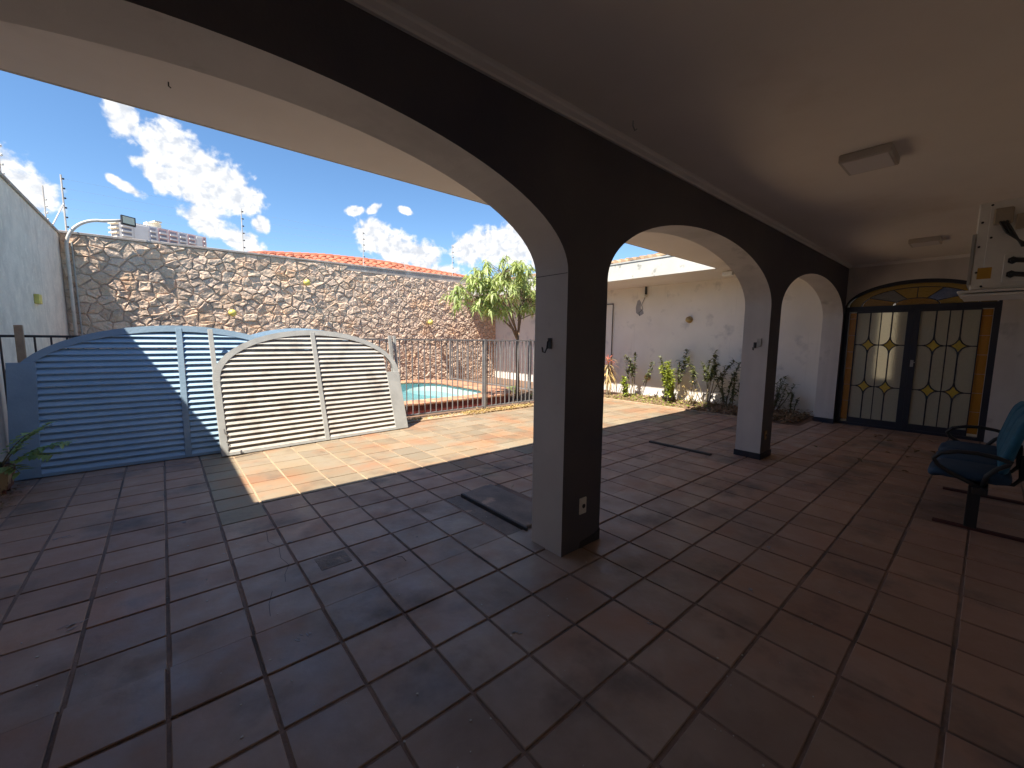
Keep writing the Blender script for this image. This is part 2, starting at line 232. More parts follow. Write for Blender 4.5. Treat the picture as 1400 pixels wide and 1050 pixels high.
# ---------------------------------------------------------------- mesh helpers
class MB:
    def __init__(s): s.v = []; s.f = []; s.mi = []
    def add(s, vs, fs, mi=0):
        n = len(s.v); s.v += [tuple(p) for p in vs]; s.f += [tuple(i+n for i in f) for f in fs]; s.mi += [mi]*len(fs); return s
    def box(s, x0, x1, y0, y1, z0, z1, mi=0, mtx=None):
        vs = [Vector((x, y, z)) for z in (z0, z1) for (x, y) in ((x0, y0), (x1, y0), (x1, y1), (x0, y1))]
        if mtx: vs = [mtx @ q for q in vs]
        return s.add(vs, [(3, 2, 1, 0), (4, 5, 6, 7), (0, 1, 5, 4), (1, 2, 6, 5), (2, 3, 7, 6), (3, 0, 4, 7)], mi)
    def cbox(s, c, d, mi=0, mtx=None):
        return s.box(c[0]-d[0]/2, c[0]+d[0]/2, c[1]-d[1]/2, c[1]+d[1]/2, c[2]-d[2]/2, c[2]+d[2]/2, mi, mtx)
    def prism(s, pts, off, mi=0):
        """planar polygon (3-D points) pushed along off"""
        n = len(pts); off = Vector(off); a = [Vector(p) for p in pts]; b = [p+off for p in a]
        return s.add(a+b, [tuple(range(n))[::-1], tuple(range(n, 2*n))] + [(i, (i+1) % n, n+(i+1) % n, n+i) for i in range(n)], mi)
    def tube(s, pts, r, n=8, mi=0, cap=True):
        pts = [Vector(p) for p in pts]; k = len(pts); rs = r if isinstance(r, (list, tuple)) else [r]*k
        vs = []; ref = None
        for i, p in enumerate(pts):
            t = (pts[min(i+1, k-1)]-pts[max(i-1, 0)]).normalized()
            if ref is None: ref = t.orthogonal().normalized()
            ref = (ref-t*ref.dot(t)); ref = ref.normalized() if ref.length > 1e-6 else t.orthogonal().normalized()
            b = t.cross(ref)
            for j in range(n):
                a = 2*math.pi*j/n; vs.append(p+(ref*math.cos(a)+b*math.sin(a))*rs[i])
        fs = [(i*n+j, i*n+(j+1) % n, (i+1)*n+(j+1) % n, (i+1)*n+j) for i in range(k-1) for j in range(n)]
        if cap: fs += [tuple(range(n))[::-1], tuple((k-1)*n+j for j in range(n))]
        return s.add(vs, fs, mi)
    def lathe(s, prof, c=(0, 0, 0), n=16, mi=0, mtx=None):
        vs = []
        for (r, z) in prof:
            for j in range(n):
                a = 2*math.pi*j/n; p = Vector((r*math.cos(a), r*math.sin(a), z))
                if mtx: p = mtx @ p
                vs.append(p+Vector(c))
        k = len(prof)
        return s.add(vs, [(i*n+j, i*n+(j+1) % n, (i+1)*n+(j+1) % n, (i+1)*n+j) for i in range(k-1) for j in range(n)] + [tuple(range(n))[::-1], tuple((k-1)*n+j for j in range(n))], mi)
    def mesh(s, name, mats, smooth=False, bevel=0):
        me = bpy.data.meshes.new(name); me.from_pydata(s.v, [], s.f)
        for m in (mats if isinstance(mats, (list, tuple)) else [mats]): me.materials.append(m)
        me.polygons.foreach_set('material_index', s.mi)
        if bevel:
            bm = bmesh.new(); bm.from_mesh(me); bmesh.ops.bevel(bm, geom=[e for e in bm.edges if e.calc_face_angle(0) > 0.6], offset=bevel, segments=1, affect='EDGES', clamp_overlap=True); bm.to_mesh(me); bm.free()
        if smooth: me.polygons.foreach_set('use_smooth', [True]*len(me.polygons))
        me.update(); return me
    def build(s, name, mats, root=None, smooth=False, bevel=0, local=False, kind=None):
        o = bpy.data.objects.new(name, s.mesh(name, mats, smooth, bevel)); C.objects.link(o)
        if root is not None:
            o.parent = root
            if not local: o.matrix_parent_inverse = world_of(root).inverted()
        if kind: o['kind'] = kind
        return o
def world_of(o):
    m = o.matrix_basis.copy()
    while o.parent is not None:
        m = o.parent.matrix_basis @ (o.matrix_parent_inverse @ m) if o.parent.parent is None else o.matrix_parent_inverse @ m
        o = o.parent
        if o.parent is None: break
    return m
def tag(o, label=None, cat=None, group=None, kind=None):
    if label: o['label'] = label
    if cat: o['category'] = cat
    if group: o['group'] = group
    if kind: o['kind'] = kind
    return o
def thing(name, loc, label, cat, group=None, rot=None):
    o = bpy.data.objects.new(name, None); o.empty_display_size = 0.1; C.objects.link(o); o.location = loc
    if rot is not None: o.rotation_euler = rot
    return tag(o, label, cat, group)
def piece(me, name, root, loc=(0, 0, 0), rot=(0, 0, 0), sc=(1, 1, 1)):
    o = bpy.data.objects.new(name, me); C.objects.link(o); o.parent = root; o.location = loc; o.rotation_euler = rot; o.scale = sc; return o
def copy_tree(o, parent=None):
    c = o.copy(); C.objects.link(c)
    if parent is not None: c.parent = parent
    for ch in list(o.children): copy_tree(ch, c)
    return c
def arc(cx, cz, a, b, t0, t1, n): return [(cx+a*math.cos(t0+(t1-t0)*i/n), cz+b*math.sin(t0+(t1-t0)*i/n)) for i in range(n+1)]

# ---------------------------------------------------------------- layout (metres)
YI, YO = 1.21*H, 1.41*H            # arcade inner and outer face
XD = 6.40*H                        # door wall
XL = -1.01*H                       # neighbour wall on the left
YW = -0.29*H                       # house wall behind the bench
XR = 6.75*H                        # right garden wall
YS = 8.60*H                        # stone wall face
XF = 5.73*H; YE = 2.50*H           # eave edges
ZS = 1.98*H                        # eave soffit
ZC = 1.93*H                        # porch ceiling
PX0, PX1, PY0, PY1 = 0.25*H, 4.15*H, 5.20*H, 7.50*H      # pool

# ground
g = MB(); B = 900
for (x0, x1, y0, y1) in ((-B, XL-0.1, -B, B), (XR+0.1, B, -B, B), (XL-0.1, XR+0.1, YS+0.15, B), (XL-0.1, XR+0.1, -B, -6)): g.box(x0, x1, y0, y1, -0.6, -0.12)
tag(g.build('ground', M['ground']), kind='structure')
# floor bed: porch and patio up to the fence kerb; planting bed on the right is soil
fb = MB(); YK = 4.42*H
fb.box(XL, XR+0.2, -6, 2.76*H, -0.5, -0.0065)
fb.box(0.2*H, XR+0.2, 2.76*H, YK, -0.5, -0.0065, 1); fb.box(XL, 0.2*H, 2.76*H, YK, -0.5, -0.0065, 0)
floor = tag(fb.build('floor', [M['grout'], M['grout_sun']]), kind='structure')
tile_me, tile_me_in = None, None
def tile_bm(w, l, mi=0):
    b = MB(); t = 0.003; c = 0.003
    vs = [(-w/2, -l/2, -t*2.4), (w/2, -l/2, -t*2.4), (w/2, l/2, -t*2.4), (-w/2, l/2, -t*2.4)]
    vs += [(-w/2, -l/2, -c), (w/2, -l/2, -c), (w/2, l/2, -c), (-w/2, l/2, -c)]
    vs += [(-w/2+c, -l/2+c, 0), (w/2-c, -l/2+c, 0), (w/2-c, l/2-c, 0), (-w/2+c, l/2-c, 0)]
    fs = [(0, 1, 5, 4), (1, 2, 6, 5), (2, 3, 7, 6), (3, 0, 4, 7), (4, 5, 9, 8), (5, 6, 10, 9), (6, 7, 11, 10), (7, 4, 8, 11), (8, 9, 10, 11)]
    return b.add(vs, fs, mi)
tmeshes = {}
def tmesh(w, l, m):
    k = (round(w, 3), round(l, 3), m)
    if k not in tmeshes: tmeshes[k] = tile_bm(w, l).mesh('tile', M[m])
    return tmeshes[k]
PITX = 0.2205*H; X0 = -0.049*H
cells = []
k0 = int(math.ceil((XL-X0)/PITX)); k1 = int((XR-X0)/PITX)
rows_in = [1.53*H-(i+1)*0.2195*H for i in range(22)]
for i, y in enumerate(rows_in):
    for k in range(k0-1, k1+1):
        cells.append((X0+k*PITX, y, PITX, 0.2195*H, 'tile_in'))
ys = [1.53*H, 1.712*H]
while ys[-1] < YK-0.1: ys.append(ys[-1]+0.2145*H)
for i in range(len(ys)-1):
    for k in range(k0-1, k1+1):
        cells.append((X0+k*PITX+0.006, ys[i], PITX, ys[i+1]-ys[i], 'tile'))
sel = []
rt = random.Random(5)
for (x, y, w, l, m) in cells:
    x1, y1 = x+w, y+l
    xa, xb = max(x, XL), min(x1, XR-0.01)
    if y > 1.9*H: xb = min(xb, XF+0.06)
    ya, yb = max(y, YW), min(y1, YK)
    if y < 0 and (xb > XD): xb = min(xb, XD)
    if xb-xa < 0.06 or yb-ya < 0.06: continue
    cx, cy = (xa+xb)/2, (ya+yb)/2
    # hidden strip under the sill slabs
    if 1.29*H < cx < 1.66*H and 1.52*H < cy < 2.17*H: continue
    gap = 0.015 if m == 'tile_in' else 0.016
    gy = gap if abs(y-1.53*H) > 0.02 else gap*0.75
    d = Vector((cx, cy, 0)); v = d-Vector((0, 0, H)); dep = v.dot(f_)
    vis = dep > 0.3 and abs(v.dot(r_)/dep) < 1.30 and -1.0 < v.dot(u_)/dep
    # flavour: the sunlit patch gets the sun-warmed dusty copy, the rest the slate one
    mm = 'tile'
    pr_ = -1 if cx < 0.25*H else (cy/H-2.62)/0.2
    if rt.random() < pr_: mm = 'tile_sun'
    if abs(yb-1.53*H) < 0.01: yb += gy/2-0.0008
    if abs(ya-1.53*H) < 0.01: ya -= gy/2-0.0008
    sel.append((0 if vis else 1, v.length, xa, xb, ya, yb, mm, gap, gy))
sel.sort()
rest = {'tile': MB(), 'tile_in': MB(), 'tile_sun': MB()}
for i, (nv, dist, xa, xb, ya, yb, mm, gap, gy) in enumerate(sel):
    w, l = xb-xa-gap, yb-ya-gy; cx, cy = (xa+xb)/2, (ya+yb)/2; seam = 0.0028 if abs(yb-1.53*H) < 0.012 else 0
    dz = seam+ rt.uniform(-0.0012, 0.0012); rx, ry = rt.gauss(0, 0.0022), rt.gauss(0, 0.0022)
    jx, jy, jr = rt.gauss(0, 0.0012), rt.gauss(0, 0.0012), rt.gauss(0, 0.003)
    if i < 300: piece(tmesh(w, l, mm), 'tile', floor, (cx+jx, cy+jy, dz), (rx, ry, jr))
    else:
        t = tile_bm(w, l); mt = Matrix.Translation((cx+jx, cy+jy, dz)) @ Matrix.Rotation(jr, 4, 'Z') @ Matrix.Rotation(rx, 4, 'X') @ Matrix.Rotation(ry, 4, 'Y')
        rest[mm].add([mt @ Vector(p) for p in t.v], t.f)
rest['tile'].build('far_tiles', M['tile'], floor, kind='stuff'); rest['tile_sun'].build('far_sandy_sunlit_tiles', M['tile_sun'], floor, kind='stuff'); rest['tile_in'].build('far_dusty_tiles', M['tile_in'], floor, kind='stuff')
# cracks scratched in tiles: thin dark grooves as hairline raised mortar
cr = MB()
def crack(pts, w=0.0028):
    for a, b in zip(pts, pts[1:]):
        a = Vector((a[0]*H, a[1]*H, 0.0016)); b = Vector((b[0]*H, b[1]*H, 0.0016)); d = (b-a).normalized(); n = Vector((-d.y, d.x, 0))*w/2
        cr.add([a-n, b-n, b+n, a+n], [(0, 1, 2, 3)])
crack([(0.35, 2.35), (0.335, 2.22), (0.365, 2.13), (0.35, 2.02), (0.365, 1.93), (0.335, 1.86), (0.325, 1.80)])
crack([(0.27, 1.76), (0.245, 1.68), (0.235, 1.60)])
crack([(0.50, 1.50), (0.475, 1.43), (0.49, 1.38), (0.47, 1.34)], 0.002)
cr.build('crack', M['slate_edge'], floor, kind='stuff')

# patio beyond the kerb: pool garden paving with a hole for the pool
def rrect(x0, x1, y0, y1, r, n=8):
    pts = []
    for (cx, cy, a0) in ((x1-r, y1-r, 0), (x0+r, y1-r, 90), (x0+r, y0+r, 180), (x1-r, y0+r, 270)):
        pts += [(cx+r*math.cos(R(a0+90*i/n)), cy+r*math.sin(R(a0+90*i/n))) for i in range(n+1)]
    return pts
loop = rrect(PX0-0.35, PX1+0.35, PY0-0.35, PY1+0.35, 1.2)
pg = MB(); cx, cy = (PX0+PX1)/2, (PY0+PY1)/2
ox0, ox1, oy0, oy1 = XL, XR, YK, YS+0.1
ring = []
for (x, y) in loop:
    dx, dy = x-cx, y-cy; s = min((ox1-cx)/dx if dx > 0 else (ox0-cx)/dx if dx < 0 else 1e9, (oy1-cy)/dy if dy > 0 else (oy0-cy)/dy if dy < 0 else 1e9)
    ring.append((cx+dx*s, cy+dy*s))
# include rectangle corners by snapping nearest ring points
for corner in ((ox0, oy0), (ox1, oy0), (ox1, oy1), (ox0, oy1)):
    j = min(range(len(ring)), key=lambda i: (ring[i][0]-corner[0])**2+(ring[i][1]-corner[1])**2); ring[j] = corner
n = len(loop); vs = [(x, y, -0.012) for x, y in loop]+[(x, y, -0.012) for x, y in ring]
pg.add(vs, [(i, n+i, n+(i+1) % n, (i+1) % n) for i in range(n)])
tag(pg.build('pool_garden_soil', M['soil']), kind='structure')
kb = MB(); kb.box(XL, XF+0.03, YK, YK+0.20, -0.3, 0.022)
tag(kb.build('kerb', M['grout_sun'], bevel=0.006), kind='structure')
kb2 = MB(); kb2.box(XF+0.005, XF+0.065, YO+0.75, YK+0.2, -0.3, 0.03)
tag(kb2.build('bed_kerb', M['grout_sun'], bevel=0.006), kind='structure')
bed = MB(); bed.box(XF+0.065, XR, YO+0.02, YK, -0.3, 0.006)
tag(bed.build('planting_bed_soil', M['soil']), kind='structure')

# ---------------------------------------------------------------- arcade wall with three arches
ARCH = [(0.245*H, 1.1*H), (2.73*H, 1.105*H), (5.20*H, 1.118*H)]     # centre, half width
ZSP, RISE = 1.29*H, 0.40*H
def build_arcade():
    xs = set([XL, XD])
    for cx, a in ARCH:
        for i in range(49): xs.add(round(cx-a*math.cos(math.pi*i/48), 5))
    xs = sorted(xs); ztop = ZS+0.02
    def zb(x):
        for cx, a in ARCH:
            if abs(x-cx) <= a-1e-4: return ZSP+RISE*math.sqrt(max(0, 1-((x-cx)/a)**2))
        return None
    b = MB()
    cols = []; cur = None
    for x0, x1 in zip(xs, xs[1:]):
        xm = (x0+x1)/2; inside = any(abs(xm-cx) < a for cx, a in ARCH)
        if inside:
            def zz(x):
                for cx, a in ARCH:
                    if abs(xm-cx) < a: return ZSP+RISE*math.sqrt(max(0, 1-min(1, abs(x-cx)/a)**2))
            z0, z1 = zz(x0), zz(x1)
            b.add([(x0, YI, z0), (x1, YI, z1), (x1, YI, ztop), (x0, YI, ztop)], [(0, 1, 2, 3)], 0)
            b.add([(x0, YO, z0), (x1, YO, z1), (x1, YO, ztop), (x0, YO, ztop)], [(3, 2, 1, 0)], 1)
            b.add([(x0, YI, z0), (x1, YI, z1), (x1, YO, z1), (x0, YO, z0)], [(3, 2, 1, 0)], 1)
        else:
            b.add([(x0, YI, -0.05), (x1, YI, -0.05), (x1, YI, ztop), (x0, YI, ztop)], [(0, 1, 2, 3)], 0)
            b.add([(x0, YO, -0.05), (x1, YO, -0.05), (x1, YO, ztop), (x0, YO, ztop)], [(3, 2, 1, 0)], 1)
            for x, fl in ((x0, 0), (x1, 1)):
                q = [(x, YI, -0.05), (x, YO, -0.05), (x, YO, ZSP), (x, YI, ZSP)]
                b.add(q, [(3, 2, 1, 0) if fl else (0, 1, 2, 3)][::1], 1)
    b.add([(XL, YI, ztop), (XD, YI, ztop), (XD, YO, ztop), (XL, YO, ztop)], [(0, 1, 2, 3)], 1)
    t = thing('arcade_wall', (XL, YI, 0), 'wall with three round arches between porch and patio, black inside and grey on its reveals', 'wall')
    o = b.build('masonry', [M['dark_paint'], M['plaster_in']], t)
    # hairline at the springing of the big arch on the middle pier
    j = MB(); j.box(ARCH[0][0]+ARCH[0][1]-0.0025, ARCH[0][0]+ARCH[0][1]+0.003, YI+0.004, YO-0.004, ZSP-0.004, ZSP); j.build('plaster_joint', M['dark_paint'], t)
    # black baseboards round the second pier
    x0, x1 = ARCH[1][0]+ARCH[1][1], ARCH[2][0]-ARCH[2][1]
    s = MB(); s.box(x0-0.012, x1+0.012, YI-0.012, YO+0.012, -0.02, 0.075); s.build('baseboard', M['door_frame'], t, bevel=0.003)
    x0 = ARCH[2][0]+ARCH[2][1]
    s = MB(); s.box(x0-0.012, XD-0.09, YI-0.012, YO+0.012, -0.02, 0.085); s.build('baseboard', M['door_frame'], t, bevel=0.003)
    # dark broken hollow at the foot of the middle pier
    x0, x1 = ARCH[0][0]+ARCH[0][1], ARCH[1][0]-ARCH[1][1]
    s = MB(); s.prism([(x0+0.185, YI-0.003, -0.01), (x1+0.004, YI-0.003, -0.01), (x1+0.004, YI-0.003, 0.085), (x1-0.05, YI-0.003, 0.06), (x0+0.19, YI-0.003, 0.045)], (0, 0.02, 0)); s.build('missing_plaster', M['slate_edge'], t)
build_arcade()

# ---------------------------------------------------------------- porch: ceiling, cornice, house wall, door wall
cl = MB(); cl.box(XL, XD+0.2, YW-0.2, YI, ZC, ZS+0.02)
ceiling = tag(cl.build('ceiling', M['ceiling']), kind='structure')
cn = MB()
for (dz, dd) in ((0.0, 0.030), (0.022, 0.048), (0.040, 0.062)):
    pass
prof = [(0, 1.90*H), (0.018, 1.90*H), (0.022, 1.90*H+0.012), (0.045, 1.90*H+0.024), (0.050, 1.90*H+0.036), (0.062, ZC), (0, ZC)]
def cornice_run(a, b, nrm):
    """profile swept from a to b; nrm points into the room"""
    m = MB(); n = len(prof); a = Vector((a[0], a[1], 0)); b = Vector((b[0], b[1], 0)); nv = Vector((nrm[0], nrm[1], 0)); d = (b-a).normalized()
    A = [a+nv*p+d*p+Vector((0, 0, z)) for p, z in prof]; Bp = [b+nv*p-d*p+Vector((0, 0, z)) for p, z in prof]
    m.add(A+Bp, [(i, (i+1) % n, n+(i+1) % n, n+i) for i in range(n)]); return m
cornice_run((XL, YI), (XD, YI), (0, -1)).build('cornice', M['cornice'], ceiling)
cornice_run((XD, YI), (XD, YW), (-1, 0)).build('cornice', M['cornice'], ceiling)
cornice_run((XD, YW), (XL, YW), (0, 1)).build('cornice', M['cornice'], ceiling)
hw = MB(); hw.box(XL, XD+0.2, YW-0.2, YW, -0.1, ZC)
tag(hw.build('house_wall', M['white_wall']), 'plain painted house wall behind the blue bench under the air conditioner', 'wall')

def build_door_wall():
    # the wall round the door: polygonal opening with segmental arch
    cy, a = 0.5925*H, 0.6225*H; zsp, rise = 1.42*H, 0.295*H
    t = thing('door_wall', (XD, YI, 0), 'dark grey painted end wall round the stained glass door', 'wall')
    b = MB(); x0, x1 = XD, XD+0.18; top = ZC; n = 40
    yl, yr = cy+a, cy-a
    if yl > YI: yl = YI
    for i in range(n):
        ya = cy+a*math.cos(math.pi*i/n); yb = cy+a*math.cos(math.pi*(i+1)/n)
        za = zsp+rise*math.sin(math.pi*i/n); zb_ = zsp+rise*math.sin(math.pi*(i+1)/n)
        b.add([(x0, ya, za), (x0, yb, zb_), (x0, yb, top), (x0, ya, top)], [(0, 1, 2, 3)])
        b.add([(x0, ya, za), (x0, yb, zb_), (x1, yb, zb_), (x1, ya, za)], [(3, 2, 1, 0)])
    b.add([(x0, YW, -0.05), (x0, yr, -0.05), (x0, yr, top), (x0, YW, top)], [(3, 2, 1, 0)])
    b.add([(x0, yr, -0.05), (x1, yr, -0.05), (x1, yr, zsp), (x0, yr, zsp)], [(0, 1, 2, 3)])
    b.build('masonry', M['plaster_in'], t)
    # ---- the door
    d = thing('stained_glass_door', (XD+0.05, cy, 0), 'double door of leaded frosted and amber glass in a navy frame under an arched fanlight', 'door')
    xf = XD+0.035; xb = XD+0.085; xp = XD+0.055
    Y = lambda v: v*H
    Z = lambda v: (v+1)*H
    fr = MB()
    fr.box(xf-0.02, xb+0.02, Y(1.165), Y(1.214), 0, Z(0.375)); fr.box(xf-0.02, xb+0.02, Y(-0.03), Y(0.02), 0, Z(0.375))
    fr.box(xf-0.024, xb+0.024, Y(-0.03), Y(1.214), Z(0.375), Z(0.437))
    fr.box(xf-0.018, xb+0.018, Y(-0.03)+0.002, Y(1.214)-0.002, 0.0, 0.045)
    # arched head
    pts = arc(cy, zsp, a, rise, 0, math.pi, 40)
    for (p, q) in zip(pts, pts[1:]):
        def inn(v): return (cy+(v[0]-cy)*0.965, zsp+(v[1]-zsp)*0.86)
        pi, qi = inn(p), inn(q)
        fr.prism([(xf-0.022, p[0], p[1]), (xf-0.022, q[0], q[1]), (xf-0.022, qi[0], qi[1]), (xf-0.022, pi[0], pi[1])], (0.09, 0, 0))
    fr.build('frame', M['door_frame'], d)
    # leaves
    def leaf(y0, y1, vs, hinge_right):
        L = MB(); z0, z1 = 0.045, Z(0.375)
        post_in = 0.051*H; 
        L.box(xf-0.005, xb, Y(y0), Y(y1), z0, Z(-0.905)); L.box(xf-0.005, xb, Y(y0), Y(y1), z1-0.022, z1)
        if hinge_right: L.box(xf-0.008, xb+0.003, Y(y1)-0.001, Y(y1)+post_in, z0, z1)
        else: L.box(xf-0.008, xb+0.003, Y(y0)-post_in, Y(y0)+0.001, z0, z1)
        lf = L.build('leaf', M['door_frame'], d)
        # frosted panes, three rows by four, corners cut by the diamonds
        ysx = [y1]+vs+[y0]; zs = [-0.905, -0.513, -0.017, 0.365]
        dia = [(vs[0], -0.017), (vs[2], -0.017), (vs[0], -0.513), (vs[2], -0.513)]
        dw, dh = 0.068, 0.088
        for c in range(4):
            for r in range(3):
                ya, yb, za, zc = ysx[c], ysx[c+1], zs[r], zs[r+1]
                corners = []
                for (yy, zz, sy, sz) in ((ya, za, -1, 1), (yb, za, 1, 1), (yb, zc, 1, -1), (ya, zc, -1, -1)):
                    isd = any(abs(yy-q[0]) < 1e-4 and abs(zz-q[1]) < 1e-4 for q in dia)
                    if isd:
                        # convex rounded pane corner around the star-shaped diamond
                        pa = []
                        for k in range(5):
                            th = math.pi/2*k/4
                            pa.append((yy+sy*dw*1.25*(1-math.sin(th)), zz+sz*dh*1.25*(1-math.cos(th))))
                        if (sy, sz) in ((-1, 1), (1, -1)): pa = pa[::-1]
                        corners += [pa]
                    else: corners += [[(yy, zz)]]
                poly = [p for c_ in corners for p in c_]
                pm = MB(); pm.prism([(xp, Y(p[0]), Z(p[1])) for p in poly], (0.006, 0, 0)); pm.build('pane', M['pane'], lf)
        for (yy, zz) in dia:
            star = []
            for (sy, sz, rev) in ((1, 1, 0), (-1, 1, 1), (-1, -1, 0), (1, -1, 1)):
                seg = [(yy+sy*dw*1.1*(1-math.sin(math.pi/2*k/4)), zz+sz*dh*1.1*(1-math.cos(math.pi/2*k/4))) for k in range(5)]
                if rev: seg = seg[::-1]
                star += seg[:-1]
            pm = MB(); pm.prism([(xp-0.002, Y(p[0]), Z(p[1])) for p in star], (0.006, 0, 0)); pm.build('diamond_pane', M['amber_y'], lf)
        ld = MB()
        for i, v in enumerate(vs):
            w = 0.009 if i != 1 else 0.006
            seg = [(-0.905, 0.36)] if i == 1 else [(-0.905, -0.573), (-0.453, -0.077), (0.043, 0.36)]
            for (a_, b_) in seg: ld.box(xp-0.006, xp+0.012, Y(v)-w, Y(v)+w, Z(a_), Z(b_))
        for z in (-0.017, -0.513):
            for (ya, yb) in ((y1, vs[0]+dw), (vs[0]-dw, vs[2]+dw), (vs[2]-dw, y0)): ld.box(xp-0.007, xp+0.011, Y(yb), Y(ya), Z(z)-0.008, Z(z)+0.008)
        for (yy, zz) in dia:
            for (sy, sz) in ((1, 1), (-1, 1), (-1, -1), (1, -1)):
                pts = [(xp-0.002, Y(yy+sy*dw*1.2*(1-math.sin(math.pi/2*k/4))), Z(zz+sz*dh*1.2*(1-math.cos(math.pi/2*k/4)))) for k in range(5)]
                ld.tube(pts, 0.009, 5)
        ld.build('lead_cames', M['door_frame'], lf)
        return lf
    l1 = leaf(0.65, 1.095, [0.970, 0.874, 0.778], False)
    l2 = leaf(0.10, 0.547, [0.423, 0.322, 0.232], True)
    hd = MB(); hx = xf-0.012; hd.box(hx-0.008, hx, Y(0.560), Y(0.585), Z(-0.255), Z(-0.18)); hd.tube([(hx-0.01, Y(0.572), Z(-0.205)), (hx-0.05, Y(0.572), Z(-0.205)), (hx-0.052, Y(0.535), Z(-0.207))], 0.008, 8)
    hd.build('handle', M['steel'], d)
    for (ya, yb) in ((1.095, 1.165), (0.02, 0.10)):
        zs = [0.045/H-1+0.03]+[-0.905+0.2*k for k in range(1, 7)]+[0.365]
        for (za, zc) in zip(zs, zs[1:]):
            pm = MB(); pm.box(xp, xp+0.006, Y(ya)+0.005, Y(yb)-0.005, Z(za)+0.002, Z(zc)-0.002); pm.build('amber_strip_pane', M['amber'], d)
    s = MB(); s.box(xf, xb-0.01, Y(1.089), Y(1.099), 0.045, Z(0.375)); s.box(xf, xb-0.01, Y(0.096), Y(0.104), 0.045, Z(0.375)); s.build('mullion', M['door_frame'], d)
    # fanlight
    fan = thing('x', (0, 0, 0), None, None); bpy.data.objects.remove(fan)
    def P(rn, th): return (cy+a*0.955*rn*math.cos(th), zsp+0.02+(rise*0.84)*rn*math.sin(th))
    base = Z(0.437)
    def pane(poly, m): 
        pm = MB(); pm.prism([(xp, p[0], max(p[1], base)) for p in poly], (0.006, 0, 0)); pm.build('fanlight_pane', m, d)
    fl = MB()
    # outer yellow band
    N_ = 8
    for i in range(N_):
        t0, t1 = math.pi*i/N_, math.pi*(i+1)/N_
        outer = [P(0.985, t0+(t1-t0)*k/4) for k in range(5)]; inner = [P(0.80, t0+(t1-t0)*k/4) for k in range(5)]
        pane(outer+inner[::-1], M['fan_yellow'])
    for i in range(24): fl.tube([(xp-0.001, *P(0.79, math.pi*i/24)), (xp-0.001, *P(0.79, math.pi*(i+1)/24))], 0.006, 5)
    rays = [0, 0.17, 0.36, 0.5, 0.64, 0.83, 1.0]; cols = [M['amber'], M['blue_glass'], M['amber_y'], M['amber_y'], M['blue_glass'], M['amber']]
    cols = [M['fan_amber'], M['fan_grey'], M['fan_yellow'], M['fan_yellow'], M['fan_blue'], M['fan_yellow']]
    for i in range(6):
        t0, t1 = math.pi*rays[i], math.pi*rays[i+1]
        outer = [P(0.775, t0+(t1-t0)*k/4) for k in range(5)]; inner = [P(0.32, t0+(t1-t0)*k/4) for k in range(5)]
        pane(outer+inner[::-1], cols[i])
        if i: fl.tube([(xp-0.001, *P(0.32, t0)), (xp-0.001, *P(0.79, t0))], 0.005, 5)
    pane([P(0.30, math.pi*k/10) for k in range(11)], M['fan_amber'])
    for i in range(12): fl.tube([(xp-0.001, *P(0.31, math.pi*i/12)), (xp-0.001, *P(0.31, math.pi*(i+1)/12))], 0.006, 5)
    fl.build('fanlight_cames', M['door_frame'], d)
build_door_wall()
hall = thing('unseen_hall', (XD+0.19, 0.5*H, 0), 'unseen hall behind the stained glass door with a narrow window added to light its panes', 'room')  # unseen hall; its window opening is added to make the door panes glow
hx0, hx1, hy0, hy1 = XD+0.19, 8.5*H, -0.5*H, YO-0.002
m = MB(); m.box(hx0, hx1, hy0-0.15, hy0, -0.1, ZC); m.box(hx0, hx1, YI, hy1, -0.1, ZC); m.box(hx0, hx1+0.15, hy0-0.15, hy1, ZC+0.001, ZC+0.12); m.box(hx0-0.005, hx1, hy0, YI, -0.1, 0.001)
m.box(hx1, hx1+0.15, hy0-0.15, 0.97*H, -0.1, ZC); m.box(hx1, hx1+0.15, 1.19*H, hy1, -0.1, ZC); m.box(hx1, hx1+0.15, 0.971*H, 1.189*H, -0.1, 0.45*H); m.box(hx1, hx1+0.15, 0.971*H, 1.189*H, 1.62*H, ZC)
m.build('walls', M['white_wall'], hall)
m = MB(); m.box(hx1+2.2, hx1+2.4, 0, 5, -0.1, 3.0); tag(m.build('added_warm_wall', M['fascia']), 'added cream wall giving warm sunlit backing to the door panes', 'wall')  # unseen wall added beyond the opening to warm the light in the panes

# ---------------------------------------------------------------- eaves, right wall, roofs
ev = MB(); ev.box(XL, XR, YO, YE-0.03, ZS, ZS+0.12); ev.box(XF+0.03, XR, YE-0.03, YS, ZS, ZS+0.12)
tag(ev.build('eave_soffit', M['soffit']), kind='structure')
FT = ZS+0.37
fs = MB(); fs.box(XL, XF-0.002, YE-0.03, YE, ZS, ZS+0.17); fs.box(XF, XF+0.03, YE, YS, ZS-0.003, FT)
tag(fs.build('fascia', M['fascia'], bevel=0.004), kind='structure')
pr = MB(); pr.box(XL, XR, YW-0.2, YE-0.032, ZS+0.121, ZS+0.165)
tag(pr.build('porch_roof_slab', M['cap']), kind='structure')
rw = MB(); rw.box(XR, XR+0.2, YO+0.0, YS+0.2, -0.1, ZS)
rwall = tag(rw.build('garden_wall', M['white_wall']), 'long stained off-white wall behind the overgrown planting bed', 'wall')
pl = MB()
for i, (dy, dz) in enumerate(((0, 0), )): pass
